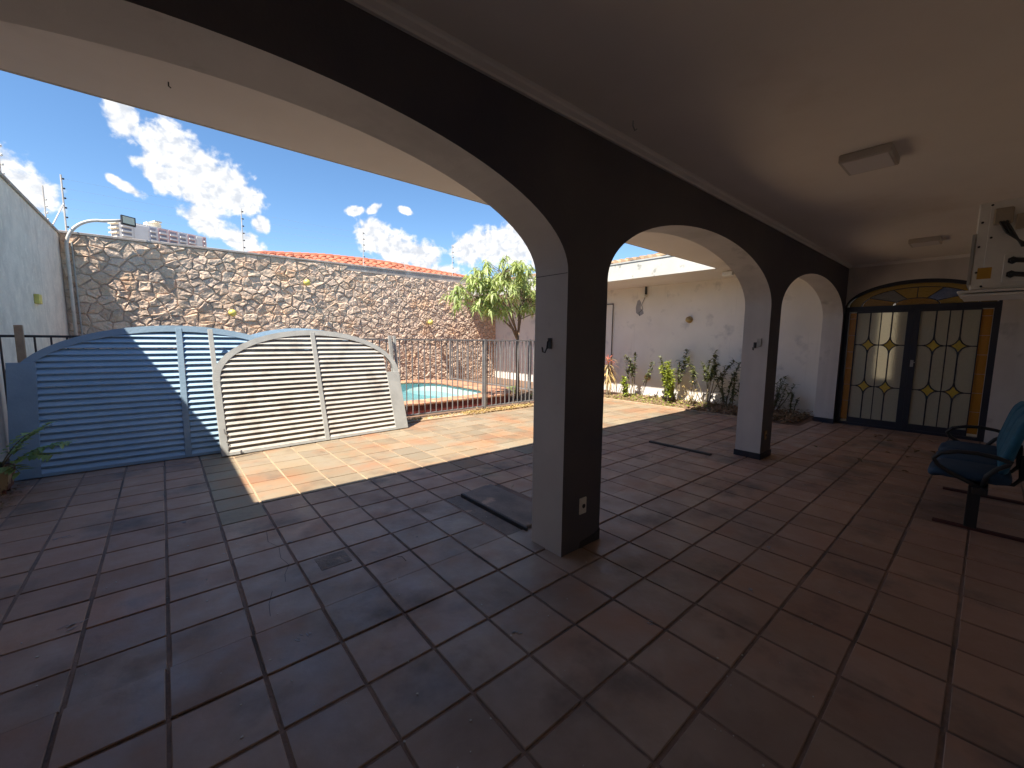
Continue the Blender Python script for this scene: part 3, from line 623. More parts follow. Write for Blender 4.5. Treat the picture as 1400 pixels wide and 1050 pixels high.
def tile_roof(mb, p00, p10, p01, p11, nu, nv, r=0.085):
    """barrel tiles: p00->p10 runs along the eave, p00->p01 up the slope"""
    p00, p10, p01, p11 = map(Vector, (p00, p10, p01, p11)); nrm = (p10-p00).cross(p01-p00).normalized()
    if nrm.z < 0: nrm = -nrm
    rr = random.Random(11)
    for i in range(nu):
        for j in range(nv):
            def P(u, v): return (p00*(1-u)+p10*u)*(1-v)+(p01*(1-u)+p11*u)*v
            vs = []
            o = rr.uniform(-0.008, 0.008)
            for (v, lift) in ((j/nv, 0.030), ((j+1.12)/nv, 0.0)):
                v = min(v, 1.0)
                for k in range(6):
                    th = math.pi*k/5; u = (i+0.5-0.40*math.cos(th))/nu
                    vs.append(P(u, v)+nrm*(math.sin(th)*r*0.75+lift+o))
            mb.add(vs, [(k, k+1, 7+k, 6+k) for k in range(5)]+[(0, 1, 2, 3, 4, 5)])
    mb.add([p00, p10, p11, p01], [(0, 1, 2, 3)])
zr0 = FT+0.05
rf = thing('garden_wing_roof', (XF, YE, FT), 'pale clay tile roof above the sunlit white fascia of the garden wing', 'roof')
r1 = MB(); tile_roof(r1, (XF+0.16, YE-1.5, zr0), (XF+0.16, YS+1, zr0), (XF+1.15, YE-1.5, zr0+0.24), (XF+1.15, YS+1, zr0+0.24), 56, 4)
r1.build('clay_tiles', M['roof_pale'], rf, kind='stuff')
gt = MB(); gt.box(XF-0.015, XF+0.03, YE, YS+1, FT+0.003, FT+0.018); gt.box(XF+0.035, XF+0.15, YE-1.4, YS+1, FT-0.1, FT+0.045); gt.build('gutter', M['greyframe'], rf)

# left neighbour wall
lw = MB(); zt = 2.40*H
lw.box(XL-0.18, XL, -4, YS+0.15, -0.1, zt)
nb = thing('boundary_wall', (XL, 4, 0), 'tall grey rendered boundary wall with dark damp streaks on the left', 'wall')
lw.build('render', M['grey_wall'], nb)
lc = MB(); lc.box(XL-0.21, XL+0.03, -4, YS+0.15, zt, zt+0.045); lc.build('coping', M['cap'], nb, bevel=0.006)

# stone wall
def build_stone_wall():
    t = thing('stone_wall', (0, YS, 0), 'high wall clad in irregular tan and pink flagstones with dark joints', 'wall')
    def ztop(x): return (2.43+0.010*(x/H+1))*H-0.02
    xe = XR+0.2
    b = MB(); b.prism([(XL, YS, -0.3), (xe, YS, -0.3), (xe, YS, ztop(xe)), (XL, YS, ztop(XL))], (0, 0.2, 0)); b.build('backing', M['mortar'], t)
    c = MB(); c.prism([(XL, YS-0.035, ztop(XL)), (xe, YS-0.035, ztop(xe)), (xe, YS-0.035, ztop(xe)+0.05), (XL, YS-0.035, ztop(XL)+0.05)], (0, 0.27, 0)); c.build('coping', M['cap'], t, bevel=0.006)
    rs = random.Random(21)
    # rendered strip under the coping on the right part
    c = MB(); c.prism([(4.2, YS-0.02, ztop(4.2)-0.14), (xe-0.3, YS-0.02, ztop(xe)-0.22), (xe-0.3, YS-0.02, ztop(xe-0.3)-0.003), (4.2, YS-0.02, ztop(4.2)-0.003)], (0, 0.018, 0)); c.build('render_strip', M['cap'], t)
    sites = []
    x = XL
    def sp(x): return 0.40 if x < 2.5 else 0.40-0.125*min(1, (x-2.5)/4.0)
    y = 0
    zlim = 3.5
    tries = 0
    grid = {}
    def ok(px, pz, d):
        for (qx, qz) in sites:
            if abs(qx-px) < d and (qx-px)**2+(qz-pz)**2*1.6 < d*d: return False
        return True
    while tries < 16000:
        tries += 1
        px, pz = rs.uniform(XL, XR+0.1), rs.uniform(0.0, zlim)
        d = sp(px)*rs.choice((0.42, 0.62, 0.8, 1.0, 1.25))
        if ok(px, pz, d): sites.append((px, pz))
    polys = []
    for i, (sx, sz) in enumerate(sites):
        top = ztop(sx)-0.01-(0.14 if sx > 4.2 else 0)
        if sz > top: continue
        poly = [(sx-1, sz-1), (sx+1, sz-1), (sx+1, sz+1), (sx-1, sz+1)]
        for (qx, qz) in sites:
            if (qx, qz) == (sx, sz) or abs(qx-sx) > 1.1 or abs(qz-sz) > 1.1: continue
            mx, mz = (qx+sx)/2, (qz+sz)/2; nx, nz = (qx-sx)+0.25*(qz-sz)*math.sin(sx*9+qx*9), (qz-sz)*1.35; ln = math.hypot(nx, nz); nx /= ln; nz /= ln
            off = 0.0045
            new = []
            for a, bb in zip(poly, poly[1:]+poly[:1]):
                da = (a[0]-mx)*nx+(a[1]-mz)*nz+off; db = (bb[0]-mx)*nx+(bb[1]-mz)*nz+off
                if da <= 0: new.append(a)
                if da*db < 0:
                    s_ = da/(da-db); new.append((a[0]+(bb[0]-a[0])*s_, a[1]+(bb[1]-a[1])*s_))
            poly = new
            if len(poly) < 3: break
        for (mx, mz, nx, nz) in ((XL+0.01, 0, -1, 0), (XR+0.1, 0, 1, 0), (0, 0.01, 0, -1), (0, top, 0, 1)):
            new = []
            for a, bb in zip(poly, poly[1:]+poly[:1]):
                da = (a[0]-mx)*nx+(a[1]-mz)*nz; db = (bb[0]-mx)*nx+(bb[1]-mz)*nz
                if da <= 0: new.append(a)
                if da*db < 0:
                    s_ = da/(da-db); new.append((a[0]+(bb[0]-a[0])*s_, a[1]+(bb[1]-a[1])*s_))
            poly = new
        if len(poly) < 3: continue
        cx = sum(p[0] for p in poly)/len(poly); cz = sum(p[1] for p in poly)/len(poly)
        ar = abs(sum(a[0]*b_[1]-a[1]*b_[0] for a, b_ in zip(poly, poly[1:]+poly[:1])))/2
        if ar < 0.002: continue
        polys.append((ar, cx, cz, poly))
    def keyf(p): return (0 if p[2] > 1.3 or p[1] > 4 else 1, -p[0])
    polys.sort(key=keyf)
    restm = MB()
    for i, (ar, cx, cz, poly) in enumerate(polys):
        pts = []
        for a, b_ in zip(poly, poly[1:]+poly[:1]):
            L_ = math.hypot(b_[0]-a[0], b_[1]-a[1])
            if L_ < 0.02: continue
            pts.append(a)
            if L_ > 0.10:
                j = 0.02
                pts.append(((a[0]+b_[0])/2+(cx-(a[0]+b_[0])/2)*rs.uniform(-0.03, 0.20), (a[1]+b_[1])/2+(cz-(a[1]+b_[1])/2)*rs.uniform(-0.03, 0.20)))
        if len(pts) < 3: continue
        n = len(pts); s0 = math.sqrt(ar); w1 = rs.uniform(0.010, 0.024); w2 = w1+rs.uniform(0.002, 0.014)
        tx, tz = rs.gauss(0, 0.055), rs.gauss(0, 0.055)
        def wd(x, z, w): return -(w+(x-cx)*tx+(z-cz)*tz)
        v = [(x-cx, 0.004, z-cz) for x, z in pts]
        v += [(x-cx, min(-0.006, wd(x, z, w1)+rs.uniform(-0.008, 0.008)), z-cz) for x, z in pts]
        q = [((cx+(x-cx)*rs.uniform(0.66, 0.88)), (cz+(z-cz)*rs.uniform(0.66, 0.88))) for x, z in pts]
        v += [(x-cx, min(-0.008, wd(x, z, w2)+rs.uniform(-0.009, 0.009)), z-cz) for x, z in q]
        v += [(rs.uniform(-.2, .2)*s0*0.5, min(-0.01, -w2+rs.uniform(-0.008, 0.008)), rs.uniform(-.2, .2)*s0*0.5)]
        f = []
        for k in range(n):
            k2 = (k+1) % n; f += [(k, k2, n+k2, n+k), (n+k, n+k2, 2*n+k2), (n+k, 2*n+k2, 2*n+k), (2*n+k, 2*n+k2, 3*n)]
        f = [tuple(reversed(x)) for x in f]
        if i < 300:
            m = MB(); m.add(v, f); o = m.build('stone', M['stone'], t, local=True); o.location = (cx, 0, cz)
        else: restm.add([(a+cx, b2+YS, c2+cz) for a, b2, c2 in v], f)
    if restm.v: restm.build('small_stones', M['stone'], t, kind='stuff')
build_stone_wall()

# neighbour roof behind the stone wall
nr = thing('neighbour_roof', (4, 13, 3.4), 'red clay tile roof rising just behind the stone wall', 'roof')
pts = [(1.2, 2.64), (1.8, 2.76), (3.0, 2.87), (4.0, 2.90), (4.6, 2.895), (6.6, 2.81), (9.0, 2.70)]
mb = MB(); mr = MB()
for (a, b_) in zip(pts, pts[1:]):
    nu = max(2, int((b_[0]-a[0])*H/0.24))
    tile_roof(mb, (a[0]*H, 8.95*H, 2.36*H), (b_[0]*H, 8.95*H, 2.36*H), (a[0]*H, 10.3*H, a[1]*H), (b_[0]*H, 10.3*H, b_[1]*H), nu, 6, 0.10)
    for k in range(nu):
        u0, u1 = k/nu, (k+1)/nu
        pa = Vector((a[0]+(b_[0]-a[0])*u0, 10.3, a[1]+(b_[1]-a[1])*u0))*H; pb = Vector((a[0]+(b_[0]-a[0])*u1, 10.3, a[1]+(b_[1]-a[1])*u1))*H
        mr.tube([pa+Vector((0, 0, 0.02)), pb+Vector((0.03, 0, 0.02))], [0.085, 0.105], 8)
mb.build('clay_tiles', M['roof'], nr, kind='stuff'); mr.build('ridge_tiles', M['roof'], nr, kind='stuff')
nw = MB(); nw.box(1.2*H, 9.5*H, 9.0*H, 12*H, -0.1, 2.30*H); nw.build('wall', M['cap'], nr)

# electric fence rods on top of the walls
def rod(x, y, z0, z1, brace=False):
    rr = thing('rod', (0, 0, 0), None, None); bpy.data.objects.remove(rr)
ef = thing('electric_fence', (3, YS+0.15, 3.55), 'thin electric fence rods and wires standing on the stone wall', 'electric fence')
wires = MB(); tops = []
for (x, zb_, zt_) in ((-0.94, 2.42, 3.24), (1.19, 2.46, 3.22), (3.32, 2.47, 3.22), (5.50, 2.49, 3.27)):
    m = MB(); y = 8.72*H
    m.tube([(x*H, y, zb_*H), (x*H, y, zt_*H)], 0.016 if x < 0 else 0.012, 6)
    po = m.build('rod', M['pale_pipe'], ef)
    for k in range(6):
        z = zb_*H+(zt_-zb_)*H*(0.12+0.16*k); ins = MB(); ins.lathe([(0.006, 0), (0.018, 0.008), (0.018, 0.028), (0.006, 0.036)], (x*H+0.03, y-0.01, z), 8); ins.build('insulator', M['black'], po)
    tops.append((x*H+0.03, y-0.01, zb_*H, zt_*H))
for a, b_ in zip(tops, tops[1:]):
    for k in range(6):
        za = a[2]+(a[3]-a[2])*(0.12+0.16*k)+0.02; zb2 = b_[2]+(b_[3]-b_[2])*(0.12+0.16*k)+0.02
        wires.tube([(a[0], a[1], za), ((a[0]+b_[0])/2, a[1], (za+zb2)/2-0.02), (b_[0], b_[1], zb2)], 0.0012, 3, cap=False)
br = MB(); br.tube([(-0.94*H, 8.72*H, 2.85*H), (-1.0*H, 8.2*H, 2.45*H)], 0.012, 6); br.build('brace', M['pale_pipe'], ef)
br = MB(); br.tube([(5.0*H-0.9, 8.9*H, 2.5*H), (5.0*H-1.0, 8.9*H, 2.74*H)], 0.012, 6); br.build('brace', M['pale_pipe'], ef)
wires.build('wires', M['steel'], ef, kind='stuff')
ef2 = thing('electric_fence', (XL-0.08, 9, zt), 'thin electric fence rods standing on the grey boundary wall', 'electric fence')
for (y, z1) in ((8.14, 2.83), (6.15, 2.60), (3.6, 2.83)):
    m = MB(); m.tube([(-1.05*H, y*H, zt), (-1.05*H, y*H, z1*H+0.12)], 0.012, 6); po = m.build('rod', M['pale_pipe'], ef2)
    for k in range(4):
        ins = MB(); ins.lathe([(0.006, 0), (0.016, 0.008), (0.016, 0.026), (0.006, 0.034)], (-1.05*H+0.025, y*H, zt+0.12+0.12*k), 8); ins.build('insulator', M['white_plastic'], po)

# goose-neck lamp
gl = thing('gooseneck_floodlight', (-0.93*H, 8.50*H, 0), 'floodlight on a tall bent pale pipe in the corner by the stone wall', 'lamp')
m = MB(); pth = [(-0.925*H, 8.50*H, 0), (-0.93*H, 8.50*H, 2.22*H)]
for i in range(1, 12):
    th = math.pi/2*i/11; pth.append(((-0.93+0.62*(1-math.cos(th))*0.62)*H, 8.50*H, (2.22+0.42*math.sin(th))*H))
pth.append((-0.29*H, 8.50*H, 2.695*H))
m.tube(pth, 0.030, 12); m.build('pole', M['pale_pipe'], gl, smooth=True)
fx = -0.285*H; fz = 2.70*H
m = MB(); mt = Matrix.Translation((fx+0.02, 8.50*H-0.03, fz-0.02)) @ Matrix.Rotation(R(-12), 4, 'X') @ Matrix.Rotation(R(20), 4, 'Z')
m.cbox((0, 0, 0), (0.24, 0.05, 0.20), 0, mt)
for k in range(6): m.cbox((-0.09+0.036*k, 0.035, 0), (0.008, 0.03, 0.16), 0, mt)
hd = m.build('lamp_head', M['black'], gl, bevel=0.004)
m = MB(); m.cbox((0, -0.027, 0), (0.19, 0.006, 0.15), 0, mt); m.build('glass', M['flood_glass'], gl)
m = MB(); m.tube([(-0.905*H+0.06, 8.56*H, 0), (-0.92*H+0.05, 8.56*H, 2.3*H)], 0.014, 6); tag(m.build('conduit', M['greyframe']), 'thin grey vertical conduit in the corner behind the lamp pole', 'pipe')

# globe lights on stone wall
def globe(x, z, label):
    t = thing('wall_globe_light', (x*H, YS-0.05, z*H), label, 'wall light', 'yellow globe lights on the stone wall')
    m = MB(); m.tube([(x*H, YS, (z)*H), (x*H, YS-0.22, z*H)], 0.016, 8); m.lathe([(0.0, 0), (0.05, 0.0), (0.05, 0.02), (0, 0.02)], (x*H, YS-0.05, z*H), 10, mtx=Matrix.Rotation(R(90), 4, 'X')); m.build('arm', M['brass'], t)
    m = MB(); pr_ = [(0.085*math.sin(math.pi*i/10)+0.001, -0.085*math.cos(math.pi*i/10)) for i in range(11)]; m.lathe(pr_, (x*H, YS-0.26, z*H), 14); m.build('globe', M['yellow'], t, smooth=True)
globe(0.94, 1.40, 'yellow globe light on the stone wall above the blue gate'); globe(4.72, 1.375, 'yellow globe light on the stone wall to the left of the tree'); globe(2.13, 2.02, 'yellowed globe light high on the stone wall above the grey gate')

# plate on the left wall
t = thing('junction_box', (XL, 6.72*H, 1.37*H), 'small yellowed junction box on the grey boundary wall', 'junction box')
m = MB(); m.box(XL, XL+0.06, 6.66*H, 6.80*H, 1.33*H, 1.43*H); m.build('box', M['yellow'], t, bevel=0.006)
m = MB(); m.box(XL, XL+0.03, 6.80*H, 6.87*H, 1.33*H, 1.43*H); m.build('cover', M['white_plastic'], t)

# ---------------------------------------------------------------- far apartment tower
def build_tower():
    D = 365.0
    def pt(az, k): return Vector((D*k*math.sin(R(az)), D*k*math.cos(R(az)), 0))
    p1 = pt(-2.52, 1.0); p0 = pt(-3.15, 1.02); p2 = pt(4.40, 1.053)
    hh = D*0.1993+H
    t = thing('apartment_tower', p1, 'distant long apartment tower with pink and white balcony bands behind the stone wall', 'building')
    e = (p2-p1); n_in = (p0-p1)
    b = MB(); base = [p1, p2, p2+n_in, p0]
    b.prism([Vector((q.x, q.y, -0.1)) for q in base], (0, 0, hh)); b.build('wall', M['bld_white'], t)
    u = e.normalized(); nrm = Vector((u.y, -u.x, 0))
    if nrm.y > 0: nrm = -nrm
    Lg = e.length; fl_h = 2.9
    # colour bands proud of the wall
    bays = [(0.00, 0.14, 'bld_white'), (0.14, 0.30, 'blank'), (0.30, 0.40, 'bld_grey'), (0.40, 0.52, 'bld_pink'), (0.52, 0.64, 'bld_pink'), (0.64, 0.75, 'bld_grey'), (0.75, 0.86, 'bld_pink'), (0.86, 0.94, 'blank'), (0.94, 1.0, 'bld_pink')]
    for (a, c, kd) in bays:
        x0, x1 = a*Lg+0.4, c*Lg-0.4
        if kd == 'blank':
            m = MB(); m.prism([p1+u*x0+Vector((0, 0, hh-30)), p1+u*x1+Vector((0, 0, hh-30)), p1+u*x1+Vector((0, 0, hh-1.4)), p1+u*x0+Vector((0, 0, hh-1.4))], nrm*0.5); m.build('blank_panel', M['bld_white'], t); continue
        m = MB(); m.prism([p1+u*x0+Vector((0, 0, hh-30)), p1+u*x1+Vector((0, 0, hh-30)), p1+u*x1+Vector((0, 0, hh-0.6)), p1+u*x0+Vector((0, 0, hh-0.6))], nrm*0.25); m.build('facade_panel', M[kd], t)
        for k in range(7):
            z = hh-3.1-k*fl_h
            m = MB(); a0 = p1+u*(x0+0.6)+nrm*0.27; a1 = p1+u*(x1-0.6)+nrm*0.27
            m.prism([a0+Vector((0, 0, z)), a1+Vector((0, 0, z)), a1+Vector((0, 0, z+1.5)), a0+Vector((0, 0, z+1.5))], nrm*0.08); m.build('window', M['bld_glass'], t)
            m = MB(); m.prism([a0+Vector((0, 0, z-1.0)), a1+Vector((0, 0, z-1.0)), a1+Vector((0, 0, z-0.1)), a0+Vector((0, 0, z-0.1))], nrm*1.1); m.build('balcony', M['bld_white'], t)
    # narrow side with cream balconies
    v = (p0-p1).normalized(); w = (p0-p1).length; n2 = Vector((v.y, -v.x, 0))
    if n2.x > 0: n2 = -n2
    for k in range(9):
        z = hh-2.4-k*fl_h
        m = MB(); m.prism([p1+v*0.3+Vector((0, 0, z)), p0-v*0.2+Vector((0, 0, z)), p0-v*0.2+Vector((0, 0, z+0.9)), p1+v*0.3+Vector((0, 0, z+0.9))], n2*1.5); m.build('side_balcony', M['bld_cream'], t)
        m = MB(); m.prism([p1+v*0.5+Vector((0, 0, z+1.0)), p0-v*0.4+Vector((0, 0, z+1.0)), p0-v*0.4+Vector((0, 0, z+2.4)), p1+v*0.5+Vector((0, 0, z+2.4))], n2*0.1); m.build('side_window', M['bld_glass'], t)
    m = MB(); c0 = p1+u*Lg*0.34+(p0-p1)*0.5; c1 = p1+u*Lg*0.50+(p0-p1)*0.5
    m.prism([c0+Vector((0, 0, hh)), c1+Vector((0, 0, hh)), c1+Vector((0, 0, hh+3.2)), c0+Vector((0, 0, hh+3.2))], -nrm*5); m.build('rooftop_tank', M['bld_cream'], t)
    m = MB(); m.prism([p1+u*Lg*0.38+Vector((0, 0, hh+3.2)), p1+u*Lg*0.46+Vector((0, 0, hh+3.2)), p1+u*Lg*0.46+Vector((0, 0, hh+4.2)), p1+u*Lg*0.38+Vector((0, 0, hh+4.2))], -nrm*7); m.build('rooftop_hut', M['bld_cream'], t)
build_tower()

# ---------------------------------------------------------------- pool
def build_pool():
    t = thing('swimming_pool', ((PX0+PX1)/2, (PY0+PY1)/2, 0), 'raised swimming pool with brick coping and dark red tiled sides behind the iron fence', 'pool')
    inner = rrect(PX0, PX1, PY0, PY1, 0.85, 10); outer = rrect(PX0-0.50, PX1+0.75, PY0-0.42, PY1+0.55, 1.25, 10)
    n = len(inner); zc = 0.13*H
    b = MB(); b.add([(x, y, zc-0.04) for x, y in inner]+[(x, y, -0.95) for x, y in inner], [(i, (i+1) % n, n+(i+1) % n, n+i) for i in range(n)]); b.build('basin_wall', M['basin'], t)
    b = MB(); b.add([(x, y, -0.945) for x, y in inner], [tuple(range(n))]); b.build('basin_floor', M['basin_floor'], t)
    w = MB(); w.add([(x, y, -0.06) for x, y in inner], [tuple(range(n))]); w.build('water', M['water'], t)
    # coping bricks
    def dens(loopa, loopb, step):
        res = []
        for i in range(n):
            a0, a1, b0, b1 = loopa[i], loopa[(i+1) % n], loopb[i], loopb[(i+1) % n]
            L_ = math.hypot(b1[0]-b0[0], b1[1]-b0[1]); k = max(1, round(L_/step))
            for j in range(k):
                s0, s1 = j/k, (j+1)/k
                f = lambda p, q, s: (p[0]+(q[0]-p[0])*s, p[1]+(q[1]-p[1])*s)
                res.append((f(a0, a1, s0), f(a0, a1, s1), f(b0, b1, s1), f(b0, b1, s0)))
        return res
    c = MB(); rr = random.Random(4)
    inn2 = [((x-((PX0+PX1)/2))*0.985+(PX0+PX1)/2, (y-(PY0+PY1)/2)*0.975+(PY0+PY1)/2) for x, y in inner]
    for q in dens(inn2, outer, 0.13):
        cx = sum(p[0] for p in q)/4; cy = sum(p[1] for p in q)/4; dz = rr.uniform(-0.004, 0.004)
        qq = [(p[0]+(cx-p[0])*0.03, p[1]+(cy-p[1])*0.03) for p in q]
        c.prism([(x, y, zc-0.035+dz) for x, y in qq], (0, 0, 0.045))
    c.build('coping_bricks', M['coping'], t, kind='stuff')
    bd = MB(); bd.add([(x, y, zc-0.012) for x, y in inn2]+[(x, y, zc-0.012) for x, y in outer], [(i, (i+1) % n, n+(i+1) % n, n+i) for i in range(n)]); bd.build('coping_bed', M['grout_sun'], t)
    o2 = [((x-(PX0+PX1)/2)*0.985+(PX0+PX1)/2, (y-(PY0+PY1)/2)*0.985+(PY0+PY1)/2) for x, y in outer]
    s = MB()
    for q in dens(o2, o2, 0.14):
        a, b_ = Vector((*q[0], 0)), Vector((*q[1], 0)); d = (b_-a); 
        if d.length < 1e-4: continue
        nn = Vector((d.y, -d.x, 0)).normalized()*0.012
        s.prism([a+d*0.03+Vector((0, 0, -0.02)), b_-d*0.03+Vector((0, 0, -0.02)), b_-d*0.03+Vector((0, 0, zc-0.037)), a+d*0.03+Vector((0, 0, zc-0.037))], nn)
    s.build('side_tiles', M['redtile'], t, kind='stuff')
    s = MB(); s.add([(x, y, -0.1) for x, y in o2]+[(x, y, zc-0.014) for x, y in o2], [(i, (i+1) % n, n+(i+1) % n, n+i) for i in range(n)]); s.build('side_backing', M['mortar'], t)
build_pool()

# ---------------------------------------------------------------- fences
def bar_fence(a, b_, posts, label, group, spacing, ztop=1.0*H, zbot=0.055*H, dark_until=None):
    a = Vector((a[0], a[1], 0)); b_ = Vector((b_[0], b_[1], 0)); d = (b_-a).normalized(); L_ = (b_-a).length; ang = math.atan2(d.y, d.x)
    t = thing('iron_fence', a, label, 'fence', group)
    t.rotation_euler = (0, 0, ang)
    bar = MB(); bar.box(-0.0075, 0.0075, -0.0075, 0.0075, zbot, ztop-0.02); bme = bar.mesh('bar', M['iron'])
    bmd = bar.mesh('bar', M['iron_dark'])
    k = 0; x = spacing/2
    while x < L_:
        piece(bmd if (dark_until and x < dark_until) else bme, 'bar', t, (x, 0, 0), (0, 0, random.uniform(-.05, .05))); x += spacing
    for (z, nme) in ((ztop-0.02, 'top_rail'), (zbot, 'bottom_rail')):
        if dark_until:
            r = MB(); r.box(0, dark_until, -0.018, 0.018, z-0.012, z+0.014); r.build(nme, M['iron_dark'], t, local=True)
        r = MB(); r.box(dark_until or 0, L_, -0.018, 0.018, z-0.012, z+0.014); r.build(nme, M['iron'], t, local=True)
    for px in posts:
        r = MB(); r.box(px-0.025, px+0.025, -0.0255, 0.0255, -0.02, ztop+0.008); r.build('post', M['iron'], t, local=True)
    return t
YF = 4.60*H; XSF = 5.28*H
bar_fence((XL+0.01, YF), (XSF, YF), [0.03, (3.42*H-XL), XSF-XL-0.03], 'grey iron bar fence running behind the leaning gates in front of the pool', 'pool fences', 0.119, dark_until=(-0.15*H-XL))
bar_fence((XSF, YF+0.05), (XSF, YS-0.12), [1.5, 3.6, YS-YF-0.22], 'dark iron bar fence at the far side of the pool running to the stone wall', 'pool fences', 0.125)

# wooden offcut behind the blue gate
m = MB(); m.box(-0.802*H, -0.760*H, YF-0.075, YF-0.03, 0.0, 1.067*H); tag(m.build('wooden_post', M['wood'], bevel=0.004), 'raw wooden post standing behind the left end of the blue gate', 'post')

# ---------------------------------------------------------------- leaning louvred gates
def build_gate(name, A, Bp, top_y, width, u_left, label, slatmat, framemat, nsl=22, wide_left=False, posts_up=False, mull=0.88):
    A = Vector(A); Bp = Vector(Bp); ux = (Bp-A); ux.z = 0; ux.normalize()
    back = Vector((-ux.y, ux.x, 0)); back = back if back.y > 0 else -back
    hgt = 1.10*H
    lean = math.atan2(top_y-A.y, hgt)
    vz = (Vector((0, 0, 1))*math.cos(lean)+back*math.sin(lean)).normalized(); wn = ux.cross(vz)   # wn points to the back or front
    mt = Matrix(((ux.x, vz.x, -wn.x, 0), (ux.y, vz.y, -wn.y, 0), (ux.z, vz.z, -wn.z, 0), (0, 0, 0, 1)))
    # local x = along, y = up, z = towards viewer
    if mt.determinant() < 0: mt = Matrix(((ux.x, vz.x, wn.x, 0), (ux.y, vz.y, wn.y, 0), (ux.z, vz.z, wn.z, 0), (0, 0, 0, 1)))
    t = thing(name, A, label, 'gate', 'louvred gates leaning on the pool fence')
    t.rotation_euler = mt.to_euler()
    sgn = 1 if (mt.to_3x3() @ Vector((0, 0, 1))).y < 0 else -1        # local z sign that faces the camera side
    w0, w1 = u_left*H, (u_left+width)*H; cx = (w0+w1)/2; a = (w1-w0)/2; zs, ri = 0.65*H, 0.465*H; T = 0.045
    def top(u, sh=0.0):
        aa, rr = a-sh, ri-sh
        q = (u-cx)/aa
        return zs+rr*math.sqrt(1-q*q) if abs(q) < 1 else zs
    fw = 0.075
    stl = 0.14*H if wide_left else fw
    # arched head frame
    m = MB(); N_ = 36
    for i in range(N_):
        t0, t1 = math.pi*i/N_, math.pi*(i+1)/N_
        o0, o1 = (cx+a*math.cos(t0), zs+ri*math.sin(t0)), (cx+a*math.cos(t1), zs+ri*math.sin(t1))
        i0, i1 = (cx+(a-fw)*math.cos(t0), zs+(ri-fw)*math.sin(t0)), (cx+(a-fw)*math.cos(t1), zs+(ri-fw)*math.sin(t1))
        m.prism([(o0[0], o0[1], -T/2), (o1[0], o1[1], -T/2), (i1[0], i1[1], -T/2), (i0[0], i0[1], -T/2)], (0, 0, T))
    m.build('arched_head', framemat, t, local=True)
    for (x0, x1, up) in ((w0, w0+stl, 0.82*H if wide_left else (1.107*H if posts_up else zs)), (w1-(0.15*H if posts_up else fw), w1, zs)):
        m = MB()
        if up > zs and posts_up:
            m.box(x0, x1, 0, zs, -T/2-0.002, T/2+0.002); m.box(x0+0.012, x0+0.062, zs, up, -T/2, T/2-0.004)
        elif wide_left and x0 == w0:
            m.box(x0, x1, 0, up, -T/2-0.002, T/2+0.002)
        else: m.box(x0, x1, 0, zs, -T/2-0.002, T/2+0.002)
        m.build('stile', framemat, t, local=True, bevel=0.003)
    m = MB(); m.box(mull*H-0.03, mull*H+0.03, 0.0, top(mull*H)-0.03, -T/2+0.002, T/2+0.006); m.build('mullion', framemat, t, local=True, bevel=0.003)
    m = MB(); m.box(w0+stl, w1-fw, 0.0, 0.028, -T/2, T/2); m.build('bottom_rail', framemat, t, local=True, bevel=0.002)
    pit = (1.115*H-fw-0.03)/nsl
    rg = random.Random(len(name)+int(width*10))
    for k in range(nsl):
        v0 = 0.032+pit*(k+0.5)
        # clip by the arch
        lim = a-fw+0.01
        vt = v0+pit*0.3
        if vt > zs:
            q = (vt-zs)/(ri-0.022)
            if q >= 1: continue
            lim = min(lim+0.05, (a-0.022)*math.sqrt(1-q*q))
        xa, xb = max(cx-lim, w0+stl-0.002), min(cx+lim, w1-(0.15*H if posts_up else fw)+0.002)
        for (p, q) in ((xa, mull*H-0.031), (mull*H+0.031, xb)):
            if q-p < 0.03: continue
            m = MB(); L_ = q-p; dz = 0.019; tk = 0.004; hh = pit*0.56
            # cross-section: lip, sloping face, back lip
            sec = [(-hh, sgn*dz), (-hh+0.007, sgn*(dz+0.003)), (hh*0.2, sgn*0.003), (hh, -sgn*dz*0.85), (hh-0.001, -sgn*(dz*0.85+tk)), (hh*0.15, -sgn*tk), (-hh+0.004, sgn*(dz-tk))]
            vs = [(p, v0+y, z) for y, z in sec]+[(q, v0+y, z) for y, z in sec]; n = len(sec)
            bend = rg.gauss(0, 0.0012)
            m.add(vs, [(i, (i+1) % n, n+(i+1) % n, n+i) for i in range(n)]+[tuple(range(n)), tuple(range(2*n-1, n-1, -1))])
            o = m.build('slat', slatmat, t, local=True); o.location = (0, bend, 0); o.rotation_euler = (0, 0, rg.gauss(0, 0.0007))
    return t, mt
gA, gm = build_gate('louvred_gate', (-0.77*H, 4.25*H, 0.004), (1.1*H, 4.225*H, 0.004), 4.525*H, 1.90, -0.07, 'large sky blue arched louvre gate leaning against the fence on the left', M['blue'], M['bluedark'], wide_left=True)
build_gate('louvred_gate', (0.327*H, 4.08*H, 0.004), (2.04*H, 4.19*H, 0.004), 4.42*H, 1.73, -0.01, 'weathered light grey arched louvre gate leaning in front of the blue ones', M['greypaint'], M['greyframe'], posts_up=True, mull=0.845)
build_gate('louvred_gate', (0.28*H, 4.31*H, 0.004), (2.1*H, 4.36*H, 0.004), 4.57*H, 1.60, 0.0, 'third blue arched gate mostly hidden behind the grey one', M['blue'], M['blue'], mull=0.845)
